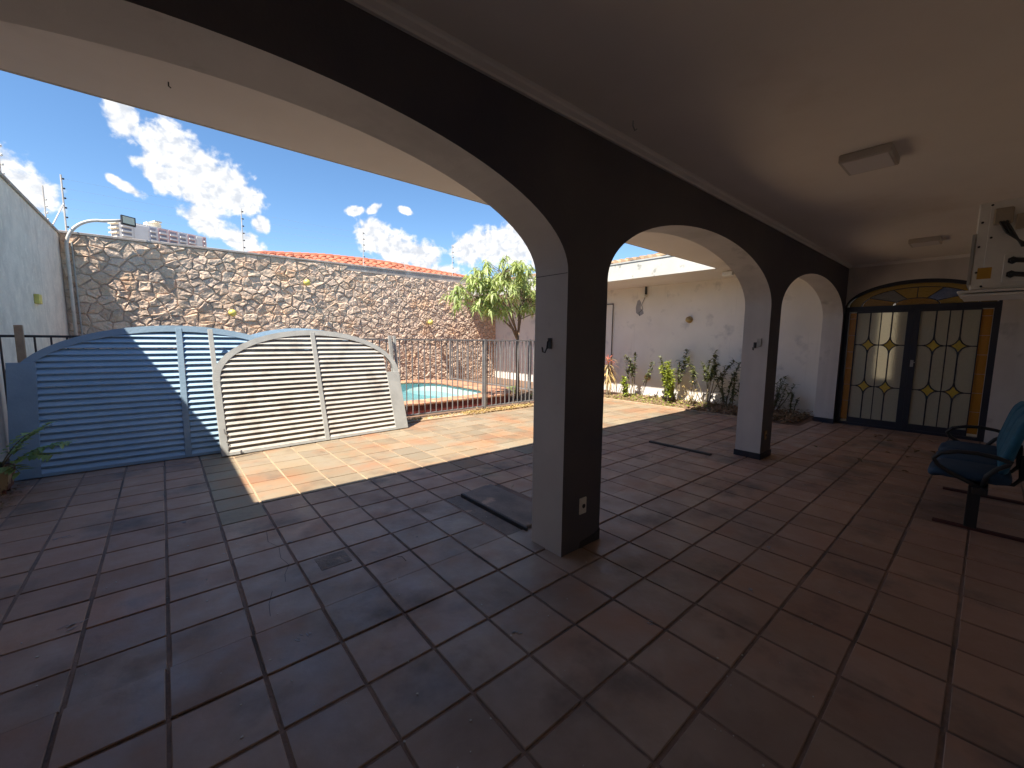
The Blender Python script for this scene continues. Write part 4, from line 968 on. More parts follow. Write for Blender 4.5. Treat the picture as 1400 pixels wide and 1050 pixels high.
# two loose grey uprights standing behind the grey gate
for (x0, x1, yy, lab) in ((1.985, 2.02, 4.47, 'left of two grey metal uprights leaning behind the grey gate by the pool'), (2.055, 2.085, 4.50, 'right of two grey metal uprights leaning behind the grey gate by the pool')):
    m = MB(); m.prism([(x0*H, (yy-0.12)*H, 0), (x1*H, (yy-0.12)*H, 0), ((x1-0.02)*H, yy*H, 1.03*H), ((x0-0.02)*H, yy*H, 1.03*H)], (0, 0.03, 0)); tag(m.build('metal_upright', M['greyframe'], bevel=0.003), lab, 'upright')
# wire latch on the grey gate
m = MB(); m.tube([(0.345*H, 4.055*H, 0.24*H), (0.35*H, 4.045*H, 0.20*H), (0.385*H, 4.05*H, 0.17*H), (0.355*H, 4.045*H, 0.13*H), (0.38*H, 4.045*H, 0.10*H), (0.36*H, 4.04*H, 0.06*H)], 0.006, 5); tag(m.build('twisted_wire', M['steel']), 'twisted wire tied to the left stile of the grey gate', 'wire')

# ---------------------------------------------------------------- threshold slab and slot
m = MB(); m.prism([(1.405*H, 1.52*H, -0.008), (1.655*H, 1.52*H, -0.008), (1.655*H, 2.155*H, -0.008), (1.405*H, 2.12*H, -0.008)], (0, 0, 0.034))
sl = m.build('threshold_slab', M['concrete'], bevel=0.005); tag(sl, 'rough raised concrete threshold slab beside the middle pier', 'slab')
m = MB(); m.box(1.392*H, 1.404*H, 1.50*H, 2.12*H, -0.009, 0.028); tag(m.build('threshold_edge', M['slate_edge'], bevel=0.003), 'black edging strip along the raised threshold slab', 'edging')
m = MB(); m.box(1.29*H, 1.387*H, 1.535*H, 2.16*H, -0.03, -0.004); tag(m.build('mortar_patch', M['concrete'], floor), None)
m = MB(); m.box(3.615*H, 3.650*H, 1.53*H, 2.13*H, -0.009, 0.024); tag(m.build('slot_edging', M['slate_edge'], bevel=0.003), 'long black edging strip on the floor left of the white pier', 'edging')
m = MB(); m.box(0.463*H, 0.592*H, 1.79*H, 1.905*H, -0.005, 0.0030); tag(m.build('repair_patch', M['concrete'], floor), None)

# ---------------------------------------------------------------- small fittings
def ceiling_light(x, y, label):
    t = thing('ceiling_light', (x, y, ZC), label, 'ceiling light', 'square white ceiling lights in the porch')
    m = MB(); m.box(-0.17, 0.17, -0.145, 0.145, -0.055, 0); m.build('housing', M['lamp_rim'], t, local=True, bevel=0.006)
    m = MB(); m.box(-0.150, 0.150, -0.125, 0.125, -0.058, -0.054); m.build('diffuser', M['diffuser'], t, local=True, bevel=0.004)
ceiling_light(2.745*H, 0.483*H, 'nearer of two white square lights on the porch ceiling'); ceiling_light(5.26*H, 0.472*H, 'farther white square ceiling light near the stained glass door')
def hook(p, d, label):
    d = Vector(d); s = Vector((-d.y, d.x, 0)) if abs(d.z) < 0.5 else Vector((1, 0, 0)); p = Vector(p); up = Vector((0, 0, 1))
    t = thing('hook', p, label, 'hook')
    m = MB(); b = p+d*0.006
    m.prism([b-s*0.016-up*0.035, b+s*0.016-up*0.035, b+s*0.016+up*0.035, b-s*0.016+up*0.035], -d*0.01); m.build('plate', M['black'], t)
    m = MB(); m.tube([p+d*0.01+up*0.02, p+d*0.022+up*0.01, p+d*0.028-up*0.03, p+d*0.045-up*0.060, p+d*0.066-up*0.055, p+d*0.072-up*0.025], 0.005, 6); m.build('prong', M['black'], t)
xp1 = ARCH[0][0]+ARCH[0][1]
hook((xp1, 1.31*H, 0.985*H), (-1, 0, 0), 'black hammock hook on the grey reveal of the middle pier')
xp2 = ARCH[1][0]+ARCH[1][1]
hook((xp2, 1.31*H, 0.975*H), (-1, 0, 0), 'metal hammock hook on the pale reveal of the far pier')
def outlet(x, y, z, label, m_='white_plastic'):
    t = thing('power_outlet', (x, y, z), label, 'outlet')
    m = MB(); m.box(x-0.036, x+0.036, y-0.010, y+0.001, z-0.058, z+0.058); m.build('plate', M[m_], t, bevel=0.004)
    m = MB(); m.lathe([(0.013, 0), (0.016, 0.005), (0.006, 0.006)], (x, y-0.010, z), 12, mtx=Matrix.Rotation(R(90), 4, 'X')); m.build('socket', M['black'], t)
outlet(1.487*H, YI, 0.212*H, 'small white power outlet low on the middle pier')
outlet(3.93*H, YI, 0.20*H, 'small dull outlet plate low on the far pier', 'brass')
# plate on the far pier reveal
t = thing('switch_box', (xp2, 1.30*H, 0.98*H), 'open grey switch box on the far pier reveal behind the hook', 'switch box'); m = MB(); m.box(xp2-0.012, xp2+0.002, 1.262*H, 1.295*H, 0.965*H, 1.03*H); m.build('plate', M['greyframe'], t, bevel=0.002)
# ceiling hook and nail
m = MB(); m.tube([(1.58*H, 1.075*H, ZC), (1.58*H, 1.075*H, ZC-0.03), (1.595*H, 1.075*H, ZC-0.05), (1.61*H, 1.075*H, ZC-0.035)], 0.004, 6); tag(m.build('ceiling_hook', M['greyframe']), 'small bent hook in the porch ceiling near the cornice', 'hook')
m = MB(); m.tube([(0.081*H, 2.167*H, ZS), (0.081*H, 2.167*H, ZS-0.022), (0.088*H, 2.167*H, ZS-0.028)], 0.0035, 6); tag(m.build('soffit_hook', M['black']), 'small dark hook under the eave at upper left', 'hook')

# right wall fittings
def on_rw(y, z): return (XR, y*H, (z+1)*H)
m = MB(); m.box(XR-0.035, XR, 4.86*H, 4.93*H, 0.02, 1.715*H); m.box(XR-0.035, XR, 4.931*H, 6.0*H, 1.68*H, 1.715*H); m.box(XR-0.02, XR, 4.931*H, 6.0*H, 0.02, 1.679*H)
tag(m.build('tall_panel_door', M['white_wall'], bevel=0.004), 'tall off-white panel with a dark frame at the left end of the garden wall', 'door')
m = MB(); m.box(XR-0.037, XR-0.030, 4.855*H, 4.872*H, 0.02, 1.72*H); m.box(XR-0.037, XR-0.030, 4.872*H, 6.0*H, 1.70*H, 1.72*H); tag(m.build('frame_edge', M['slate_edge']), 'thin dark frame line round the tall panel on the garden wall', 'frame')
t = thing('wall_camera', (XR, 4.16*H, 1.9*H), 'dark bracket with a small white sensor hanging under the eave on the garden wall', 'camera')
m = MB(); m.box(XR-0.05, XR-0.002, 4.15*H, 4.175*H, 1.84*H, ZS); m.build('bracket', M['black'], t)
m = MB(); m.box(XR-0.16, XR-0.02, 4.13*H, 4.22*H, 1.79*H, 1.835*H); m.build('housing', M['white_plastic'], t, bevel=0.006)
m = MB(); m.tube([(XR-0.02, 4.18*H, 1.79*H), (XR-0.006, 4.25*H, 1.66*H), (XR-0.006, 4.22*H, 1.58*H), (XR-0.006, 4.30*H, 1.52*H), (XR-0.006, 4.28*H, 1.46*H)], 0.006, 5); m.build('cable', M['slate_edge'], t)
m = MB(); pp = [(4.20, 1.50), (4.28, 1.46), (4.36, 1.52), (4.37, 1.62), (4.34, 1.74), (4.30, 1.76), (4.26, 1.70), (4.27, 1.60), (4.22, 1.56)]
m.prism([(XR-0.003, y*H, z*H) for y, z in pp], (0.004, 0, 0)); tag(m.build('bare_plaster_patch', M['patch'], rwall), None)
def sconce(y, z, mname, label):
    t = thing('wall_sconce', (XR, y*H, z*H), label, 'wall light')
    rot = Matrix.Rotation(R(-90), 4, 'Y')
    m = MB(); m.lathe([(0.075, 0), (0.085, 0.012), (0.06, 0.02)], (XR, y*H, z*H), 16, mtx=rot); m.build('back_plate', M['brass'], t)
    m = MB(); m.lathe([(0.055, 0.02), (0.075, 0.05), (0.065, 0.09), (0.03, 0.12)], (XR, y*H, z*H), 16, mtx=rot); m.build('shade', M[mname], t, smooth=True)
sconce(3.33, 1.365, 'brass', 'round brass sconce in the middle of the garden wall')
sconce(4.05, 0.345, 'orange', 'round orange lamp low on the garden wall among the shrubs')
t = thing('corner_floodlight', (6.08*H, 2.48*H, ZS), 'small pale floodlight under the eave corner by the far pier', 'lamp')
m = MB(); m.box(6.00*H, 6.05*H, 2.40*H, 2.54*H, 1.91*H, 1.972*H); m.build('lamp_head', M['white_plastic'], t, bevel=0.006)
m = MB(); m.tube([(6.06*H, 2.40*H, 1.96*H), (6.12*H, 2.24*H, 1.86*H)], 0.022, 8); m.tube([(6.04*H, 2.47*H, 1.96*H), (6.04*H, 2.47*H, ZS)], 0.02, 6); m.build('arm', M['black'], t)

# ---------------------------------------------------------------- air conditioner
def build_ac():
    x0 = 2.50*H; x1 = x0+0.36; y0 = YW+0.02; y1 = 0.082*H; z0, z1 = 1.217*H, 1.555*H
    t = thing('air_conditioner', (x0, YW, z0-0.03), 'old cream air conditioner unit on a shelf high on the house wall', 'air conditioner')
    m = MB(); m.box(x0, x1, y0, y1, z0, z1); m.build('casing', M['white_plastic'], t, bevel=0.006)
    m = MB(); m.box(x0-0.004, x0+0.001, y0+0.02, y1-0.045, z0+0.012, z1-0.012); m.build('side_panel', M['white_plastic'], t, bevel=0.002)
    m = MB(); m.box(x0-0.004, x1, y1, y1+0.012, z0+0.03, z1-0.17); m.build('front_grille_edge', M['greyframe'], t)
    for (a, b_) in ((y1-0.02, z1-0.11), (y1-0.06, z1-0.2), (y1-0.018, z1-0.245), (y1-0.02, z1-0.39), (y1-0.045, z0+0.02), (y1-0.05, z1-0.02)):
        m = MB(); m.lathe([(0.006, 0), (0.006, 0.004)], (x0-0.003, a, b_), 8, mtx=Matrix.Rotation(R(-90), 4, 'Y')); m.build('screw', M['black'], t)
    m = MB(); m.box(x0-0.006, x0-0.003, y1-0.078, y1-0.024, z0+0.062, z0+0.125); m.build('sticker', M['sticker'], t)
    m = MB(); m.box(x0-0.022, x0-0.003, y1-0.132, y1-0.060, z1-0.135, z1-0.045); m.build('cable_box', M['terminal'], t, bevel=0.006)
    m = MB(); m.box(x0-0.02, x0-0.003, y0+0.03, y1-0.142, z1-0.17, z1-0.09); m.build('terminal_cover', M['terminal'], t, bevel=0.003)
    m = MB(); yb = y1-0.085
    for k in range(3): m.tube([(x0-0.02, yb-0.012*k, z1-0.12), (x0-0.05, yb-0.03-0.012*k, z1-0.19), (x0-0.05, yb-0.09, z1-0.25-0.01*k), (x0-0.03, yb-0.2, z1-0.29+0.01*k), (x0-0.01, YW+0.02, z1-0.30)], 0.006, 6)
    m.build('cables', M['black'], t)
    m = MB(); m.box(x0-0.010, x0-0.004, YW+0.05, y1-0.118, z0+0.035, z0+0.19); m.build('valve_cover', M['white_plastic'], t, bevel=0.002)
    for zz in (z0+0.075, z0+0.15):
        m = MB(); m.tube([(x0-0.01, y1-0.150, zz), (x0-0.055, y1-0.150, zz), (x0-0.06, y1-0.20, zz-0.01)], 0.013, 8); m.lathe([(0.02, 0), (0.02, 0.02)], (x0-0.02, y1-0.150, zz), 6, mtx=Matrix.Rotation(R(-90), 4, 'Y')); m.build('valve', M['black'], t)
    m = MB(); m.box(x0-0.05, x1+0.05, YW, y1+0.045, z0-0.016, z0-0.003); m.build('shelf', M['white_plastic'], t, bevel=0.003)
    m = MB(); m.box(x0-0.035, x1+0.03, YW, y1+0.03, z0-0.036, z0-0.022); m.build('shelf_bracket', M['white_plastic'], t, bevel=0.003)
build_ac()

# ---------------------------------------------------------------- waiting bench
def build_bench():
    t = thing('waiting_bench', (5.35, -0.05, 0), 'row of blue padded waiting seats on a black beam with looped armrests', 'bench')
    xa, xb = 3.285*H, 4.07*H
    for x in (xa, xb):
        m = MB(); m.box(x-0.022, x+0.022, -0.22*H, 0.136*H, 0.0, 0.022); m.build('foot', M['rust'], t, bevel=0.004)
        m = MB(); m.box(x-0.025, x+0.025, -0.045, 0.025, 0.020, 0.35); m.build('leg', M['black'], t, bevel=0.004)
    m = MB(); m.box(3.15*H, 4.27*H, -0.075, 0.005, 0.335, 0.385); m.build('beam', M['black'], t, bevel=0.004)
    ws = (4.24-3.20)*H/3
    for i in range(3):
        cx = 3.20*H+ws*(i+0.5); hw_ = ws/2-0.015
        m = MB(); P = []
        # cushion: superellipse layers
        for (zz, s) in ((0.405, 0.90), (0.412, 0.98), (0.435, 1.0), (0.462, 0.97), (0.474, 0.86)):
            ring_ = []
            for k in range(28):
                th = 2*math.pi*k/28; c_, s_ = math.cos(th), math.sin(th); e = 0.42
                ring_.append((cx+hw_*s*abs(c_)**e*(1 if c_ > 0 else -1), 0.035+0.225*s*abs(s_)**e*(1 if s_ > 0 else -1), zz+(0.018 if s_ > 0.7 else 0)*(-1)))
            P.append(ring_)
        vs = [p for r in P for p in r]; n = 28
        m.add(vs, [(j*n+k, j*n+(k+1) % n, (j+1)*n+(k+1) % n, (j+1)*n+k) for j in range(4) for k in range(n)]+[tuple(range(n))[::-1], tuple(4*n+k for k in range(n))])
        m.build('seat', M['seat_dark'], t, smooth=True)
        m = MB(); P = []
        for (d_, s) in ((0.0, 0.93), (0.012, 1.0), (0.035, 1.0), (0.052, 0.90)):
            ring_ = []
            for k in range(28):
                th = 2*math.pi*k/28; c_, s_ = math.cos(th), math.sin(th); e = 0.5
                lx = hw_*s*abs(c_)**e*(1 if c_ > 0 else -1); lz = 0.235*s*abs(s_)**e*(1 if s_ > 0 else -1)
                ring_.append((cx+lx, -0.215-0.05*(lz/0.235)+d_+0.03*(lx/hw_)**2, 0.705+lz))
            P.append(ring_)
        vs = [p for r in P for p in r]
        m.add(vs, [(j*n+k, j*n+(k+1) % n, (j+1)*n+(k+1) % n, (j+1)*n+k) for j in range(3) for k in range(n)]+[tuple(range(n))[::-1], tuple(3*n+k for k in range(n))])
        m.build('backrest', M['seat'], t, smooth=True)
        m = MB(); m.tube([(cx, -0.05, 0.375), (cx, -0.20, 0.385), (cx, -0.235, 0.44), (cx, -0.225, 0.62)], 0.016, 6); m.box(cx-0.12, cx+0.12, -0.12, 0.14, 0.385, 0.404); m.build('bracket', M['black'], t)
    for x in (3.20*H, 4.24*H):
        m = MB(); lp = [(-0.03, 0.375), (0.02, 0.40), (0.12, 0.445), (0.20, 0.50), (0.225, 0.545), (0.19, 0.595), (0.10, 0.625), (0.0, 0.632), (-0.10, 0.618), (-0.17, 0.595), (-0.155, 0.575), (-0.10, 0.53), (-0.06, 0.47), (-0.045, 0.385)]
        m.tube([(x, y, z) for y, z in lp], 0.016, 8); m.build('armrest', M['black'], t, smooth=True)
build_bench()

# ---------------------------------------------------------------- vegetation
def leaf_geo(mb, p, d, up, L_, w, fold=0.25, droop=0.3):
    """one lance leaf, six faces"""
    d = d.normalized(); s = d.cross(up)
    if s.length < 1e-3: s = d.orthogonal()
    s.normalize(); nn = s.cross(d)
    pts = []
    for (t_, ww) in ((0.0, 0.08), (0.35, 1.0), (0.7, 0.75), (1.0, 0.02)):
        c = p+d*(L_*t_)-Vector((0, 0, 1))*(droop*L_*t_*t_)
        pts += [c-s*w*ww/2+nn*fold*w*ww/2, c, c+s*w*ww/2+nn*fold*w*ww/2]
    fs = []
    for k in range(3):
        a = k*3; fs += [(a, a+1, a+4, a+3), (a+1, a+2, a+5, a+4)]
    mb.add(pts, fs)
def rdir(rg, lo=-0.3, hi=0.8):
    a = rg.uniform(0, 2*math.pi); z = rg.uniform(lo, hi); q = math.sqrt(1-z*z); return Vector((q*math.cos(a), q*math.sin(a), z))

def build_tree():
    base = Vector((4.58*H, 5.22*H, 0)); rg = random.Random(12)
    t = thing('tree', base, 'small green tree with drooping leaves in front of the stone wall corner', 'tree')
    tr = MB(); fork = base+Vector((0.02, 0.02, 1.62))
    tr.tube([base, base+Vector((0.02, 0, 0.5)), base+Vector((-0.01, 0.01, 1.1)), fork], [0.055, 0.045, 0.040, 0.036], 9)
    lv = MB(); lv2 = MB()
    # crown lobes: centre, radii, number of twig ends
    lobes = [((3.40, 4.85, 1.62), (0.42, 0.34, 0.20), 30), ((3.80, 5.0, 1.78), (0.42, 0.4, 0.34), 46), ((4.15, 5.1, 2.05), (0.42, 0.42, 0.28), 44), ((4.60, 5.15, 2.10), (0.36, 0.4, 0.30), 36),
             ((4.72, 5.2, 1.72), (0.34, 0.36, 0.28), 38), ((3.62, 4.9, 1.92), (0.26, 0.3, 0.20), 18), ((3.95, 5.0, 1.48), (0.20, 0.25, 0.12), 12), ((4.95, 5.3, 1.95), (0.3, 0.3, 0.3), 18)]
    for (c, rr_, n) in lobes:
        c = Vector(c)*H
        mid = fork.lerp(c, 0.5)+Vector((rg.uniform(-.1, .1), rg.uniform(-.1, .1), rg.uniform(-0.05, 0.10)))
        tr.tube([fork-Vector((0, 0, rg.uniform(0.0, 0.25))), mid, c], [0.024, 0.017, 0.010], 6)
        for k in range(n):
            while True:
                q = Vector((rg.uniform(-1, 1), rg.uniform(-1, 1), rg.uniform(-1, 1)))
                if 0.25 < q.length < 1: break
            tip = c+Vector((q.x*rr_[0], q.y*rr_[1], q.z*rr_[2]))*H
            st = c.lerp(tip, 0.15) if rg.random() < 0.7 else mid.lerp(c, rg.random())
            tr.tube([st, st.lerp(tip, 0.55)+Vector((0, 0, rg.uniform(-.05, .04))), tip], [0.007, 0.005, 0.003], 4, cap=False)
            nl = rg.randint(7, 12)
            for j in range(nl):
                a = 2*math.pi*j/nl+rg.uniform(-.3, .3); up_ = rg.uniform(-0.55, 0.45)
                d = Vector((math.cos(a), math.sin(a), up_))
                leaf_geo(lv, tip-Vector((0, 0, rg.uniform(0, 0.08))), d, Vector((0, 0, 1)), rg.uniform(0.09, 0.22), rg.uniform(0.026, 0.058), droop=rg.uniform(0.3, 1.4))
    # bare twigs
    for (a, b_) in (((4.55, 5.2, 1.32), (4.95, 5.0, 1.46)), ((4.55, 5.2, 1.5), (4.05, 5.0, 1.68)), ((4.5, 5.2, 1.36), (4.9, 5.1, 1.62)), ((4.5, 5.2, 1.42), (4.0, 5.05, 1.58))):
        a, b_ = Vector(a)*H, Vector(b_)*H; tr.tube([a, a.lerp(b_, .5)+Vector((0, 0, 0.04)), b_], [0.014, 0.010, 0.005], 5)
    tr.build('trunk', M['bark'], t, smooth=True); lv.build('crown', M['leaf'], t)
build_tree()

def stem_shrub(x, y, h, nst, leafmat, label, name='shrub', leaf=(0.05, 0.022), dens=1.0, spread=0.2, seed=1, top_only=False, lean=(0, 0)):
    rg = random.Random(seed); base = Vector((x*H, y*H, 0.0)); t = thing(name, base, label, 'plant', 'plants in the bed by the garden wall')
    st = MB(); lv = MB()
    for k in range(nst):
        p = base+Vector((rg.uniform(-.05, .05), rg.uniform(-.08, .08), 0)); d = Vector((rg.uniform(-spread, spread)*0.7+lean[0], rg.uniform(-spread, spread)+lean[1], 1)).normalized()
        hk = h*rg.uniform(0.62, 1.0); pts = [p]; n = 6
        for i in range(n):
            d = (d+Vector((rg.uniform(-.13, .13), rg.uniform(-.13, .13), 0.02))).normalized(); p = p+d*hk/n; p.x = min(p.x, XR-0.05); pts.append(p.copy())
        st.tube(pts, [0.011-0.0013*i for i in range(n+1)], 5, cap=False)
        nl = int(hk/0.0125*dens)
        for j in range(nl):
            f = rg.uniform(0.55 if top_only else 0.2, 1.0)*n; i = min(n-1, int(f)); q = pts[i].lerp(pts[i+1], f-i)
            leaf_geo(lv, q, rdir(rg, -0.2, 0.9), Vector((0, 0, 1)), leaf[0]*rg.uniform(0.8, 1.5), leaf[1]*rg.uniform(.9, 1.6), droop=0.2)
    st.build('stems', M['stem'], t); lv.build('foliage', M[leafmat], t)
def strap_plant(x, y, h, mname, label, n=60, seed=2, L_=0.5, name='spiky_plant', red=False, grp='plants in the bed by the garden wall'):
    rg = random.Random(seed); base = Vector((x*H, y*H, 0)); t = thing(name, base, label, 'plant', grp)
    st = MB(); st.tube([base, base+Vector((0.01, 0, h))], [0.03, 0.02], 6); st.build('stem', M['stem'], t)
    lv = MB(); lr = MB()
    for k in range(n):
        z = h*rg.uniform(0.35, 1.0); a = rg.uniform(0, 2*math.pi); up_ = rg.uniform(0.1, 1.0)
        (lr if (red and z > h*0.8 and rg.random() < .8) else lv)
        tgt = lr if (red and z > h*0.82 and rg.random() < .8) else lv
        leaf_geo(tgt, base+Vector((0.005, 0, z)), Vector((math.cos(a), math.sin(a), up_)), Vector((0, 0, 1)), L_*rg.uniform(.5, 1), 0.022, droop=rg.uniform(0.6, 1.6) if z < h*.85 else rg.uniform(0.0, 0.7))
    lv.build('foliage', M[mname], t)
    if lr.v: lr.build('red_foliage', M['leaf_red'], t)
strap_plant(6.30, 4.62, 0.95, 'leaf_straw', 'straw coloured spiky plant with a red top at the left end of the bed', n=170, red=True, L_=0.44)
stem_shrub(6.45, 4.18, 1.15, 5, 'leaf_dark', 'tall thin dark leaved plant left of the orange lamp', seed=3, top_only=True, leaf=(0.085, 0.034), dens=0.8, spread=0.16)
stem_shrub(6.20, 4.16, 0.55, 8, 'leaf_yellow', 'low yellow green shrub in front of the thin dark plant', seed=4, leaf=(0.07, 0.038), dens=1.0, spread=0.3)
stem_shrub(6.35, 3.92, 1.05, 3, 'leaf_dark', 'leaning bare stemmed plant between the orange lamp and the bright shrub', seed=14, top_only=True, dens=0.6, leaf=(0.07, 0.03), lean=(0, -0.45))
stem_shrub(6.20, 3.30, 1.05, 12, 'leaf_yellow', 'bright yellow green bush in the sunny middle of the bed', seed=5, leaf=(0.075, 0.036), dens=0.85, spread=0.5)
stem_shrub(6.45, 3.35, 1.32, 6, 'leaf_dark', 'dark leaved stalks rising behind the bright bush', seed=6, top_only=True, leaf=(0.09, 0.036), dens=0.8, spread=0.3)
stem_shrub(6.20, 2.98, 0.65, 9, 'leaf_straw', 'dry straw coloured twigs right of the bright bush', seed=7, dens=0.3, spread=0.7)
stem_shrub(6.35, 2.80, 1.34, 8, 'leaf_dark', 'tall dark plant in the shade right of the bright bush', seed=8, top_only=True, leaf=(0.095, 0.036), dens=0.8, spread=0.32)
stem_shrub(6.40, 2.50, 1.18, 10, 'leaf_dark', 'dense dark stalks beside the far pier in the shade', seed=9, leaf=(0.08, 0.03), dens=0.6, spread=0.42)
stem_shrub(6.40, 2.2, 0.85, 8, 'leaf_dark', 'dark twiggy plant just left of the far pier', seed=10, leaf=(0.07, 0.028), dens=0.5, spread=0.6)
stem_shrub(6.50, 1.95, 1.02, 10, 'leaf_dark', 'tangled withered plant seen through the small arch', seed=11, leaf=(0.08, 0.022), dens=0.55, spread=0.6)
stem_shrub(6.55, 1.68, 0.58, 3, 'leaf_dark', 'single short dark stalk at the right in the small arch', seed=12, leaf=(0.07, 0.022), dens=1.0, spread=0.12)
strap_plant(4.92, 5.05, 0.16, 'leaf_pale', 'clump of green strap leaves behind the fence near the pool corner', n=70, seed=5, L_=0.48, grp='plants by the pool')
strap_plant(5.05, 5.9, 0.14, 'leaf_pale', 'pale strap leaved clump between tree and far fence', n=50, seed=6, L_=0.4, grp='plants by the pool')

# leaf litter (nobody could count it)
def litter(name, spots, n, m, seed, size=0.04):
    rg = random.Random(seed); b = MB()
    for k in range(n):
        x0, x1, y0, y1, hz = rg.choice(spots); p = Vector((rg.uniform(x0, x1)*H, rg.uniform(y0, y1)*H, 0.012+abs(rg.gauss(0, hz))))
        leaf_geo(b, p, rdir(rg, -0.25, 0.35), Vector((rg.uniform(-.5, .5), rg.uniform(-.5, .5), 1)), size*rg.uniform(.5, 1.4), size*0.5*rg.uniform(.5, 1.2), droop=0.0, fold=0.5)
    o = b.build(name, M[m]); tag(o, kind='stuff'); return o
litter('leaf_litter', [(5.78, 6.7, 1.5, 4.4, 0.025), (5.75, 6.7, 1.5, 2.8, 0.05), (5.9, 6.4, 1.5, 2.3, 0.06)], 3000, 'leaf_dry', 1, 0.07)
litter('kerb_weeds', [(2.2, 5.2, 4.44, 4.60, 0.012), (3.0, 4.2, 4.40, 4.56, 0.02)], 1500, 'leaf_straw', 2, 0.05)
litter('bed_weeds', [(5.8, 6.6, 2.7, 4.4, 0.03)], 900, 'leaf_yellow', 8, 0.05)
litter('pool_side_litter', [(4.6, 5.2, 4.7, 6.5, 0.03)], 900, 'leaf_dry', 3, 0.06)
litter('corner_litter', [(-0.80, -0.74, 2.9, 4.15, 0.004)], 160, 'leaf_dry', 4, 0.03)
# a few countable dry leaves by the door
rl = random.Random(9)
for k, (px, py) in enumerate([(5.75, 0.72), (5.6, 0.62), (5.45, 0.42), (5.2, 0.38), (5.0, 0.52), (4.9, 0.40), (5.3, 0.25), (4.35, 0.33), (4.4, 0.62), (5.9, 0.30), (5.15, 0.85), (4.7, 1.0)]):
    m = MB(); 
    for j in range(3 if k % 3 == 0 else 1):
        leaf_geo(m, Vector((0, 0, 0.012+0.012*j)), rdir(rl, -0.05, 0.3), Vector((rl.uniform(-.4, .4), rl.uniform(-.4, .4), 1)), rl.uniform(0.06, 0.11), rl.uniform(0.03, 0.05), fold=rl.uniform(.4, 1.0), droop=-0.1)
    o = m.build('dry_leaf', M['leaf_dry']); o.location = (px*H, py*H, 0); tag(o, 'curled dry leaf lying on the porch floor by the door and bench', 'leaf', 'dry leaves on the porch floor')
# specks of dirt and paint
sp = MB(); rg = random.Random(31)
for k in range(420):
    x, y = rg.uniform(-0.9, 6.2)*H, rg.uniform(0.2, 2.7)*H; s = rg.uniform(0.0015, 0.006)
    pts = [(x+s*math.cos(a)*rg.uniform(.6, 1.3), y+s*math.sin(a)*rg.uniform(.6, 1.3), 0.0022) for a in (0, 1.2, 2.4, 3.7, 5)]
    sp.prism(pts, (0, 0, 0.002))
tag(sp.build('floor_specks', M['fascia']), kind='stuff')

# potted plants at far left
t = thing('potted_plant', (-0.845*H, 3.98*H, 0), 'succulent in a square terracotta planter with flaking cream paint at the far left', 'potted plant')
m = MB(); px, py = -0.86*H, 3.98*H
m.prism([(px-0.12, py-0.12, 0.045), (px+0.12, py-0.12, 0.045), (px+0.12, py+0.12, 0.045), (px-0.12, py+0.12, 0.045)], (0, 0, 0.001))
m.v = []; m.f = []; m.mi = []
lo, hi = 0.10, 0.125
q0 = [(px-lo, py-lo, 0.045), (px+lo, py-lo, 0.045), (px+lo, py+lo, 0.045), (px-lo, py+lo, 0.045)]; q1 = [(px-hi, py-hi, 0.24), (px+hi, py-hi, 0.24), (px+hi, py+hi, 0.24), (px-hi, py+hi, 0.24)]
q2 = [(px-hi+.015, py-hi+.015, 0.24), (px+hi-.015, py-hi+.015, 0.24), (px+hi-.015, py+hi-.015, 0.24), (px-hi+.015, py+hi-.015, 0.24)]; q3 = [(a, b_, 0.21) for a, b_, c in q2]
m.add(q0+q1+q2+q3, [(3, 2, 1, 0)]+[(i, (i+1) % 4, 4+(i+1) % 4, 4+i) for i in range(4)]+[(4+i, 4+(i+1) % 4, 8+(i+1) % 4, 8+i) for i in range(4)]+[(8+i, 8+(i+1) % 4, 12+(i+1) % 4, 12+i) for i in range(4)]+[(12, 13, 14, 15)])
m.build('planter', M['terracotta'], t)
for (a, b_) in ((-1, -1), (1, -1), (1, 1), (-1, 1)):
    m = MB(); m.box(px+a*0.07-0.015, px+a*0.07+0.015, py+b_*0.07-0.015, py+b_*0.07+0.015, 0, 0.045); m.build('foot', M['terracotta'], t)
m = MB(); rg = random.Random(17)
for k in range(46): leaf_geo(m, Vector((px+rg.uniform(-.07, .07), py+rg.uniform(-.07, .07), 0.21)), rdir(rg, 0.2, 1.0), Vector((0, 0, 1)), rg.uniform(0.08, 0.17), 0.03, droop=0.3)
m.build('foliage', M['leaf_dark'], t)
m = MB()
m.tube([(px-0.07, py, 0.2), (px-0.075, py, 0.62)], [0.03, 0.026], 8)
for k in range(90):
    z = rg.uniform(0.22, 0.62); a = rg.uniform(0, 6.28); c_ = Vector((px-0.073, py, z)); m.tube([c_, c_+Vector((math.cos(a), math.sin(a), 0.2))*0.055], [0.006, 0.001], 3, cap=False)
m.build('hairy_cactus', M['leaf_pale'], t)
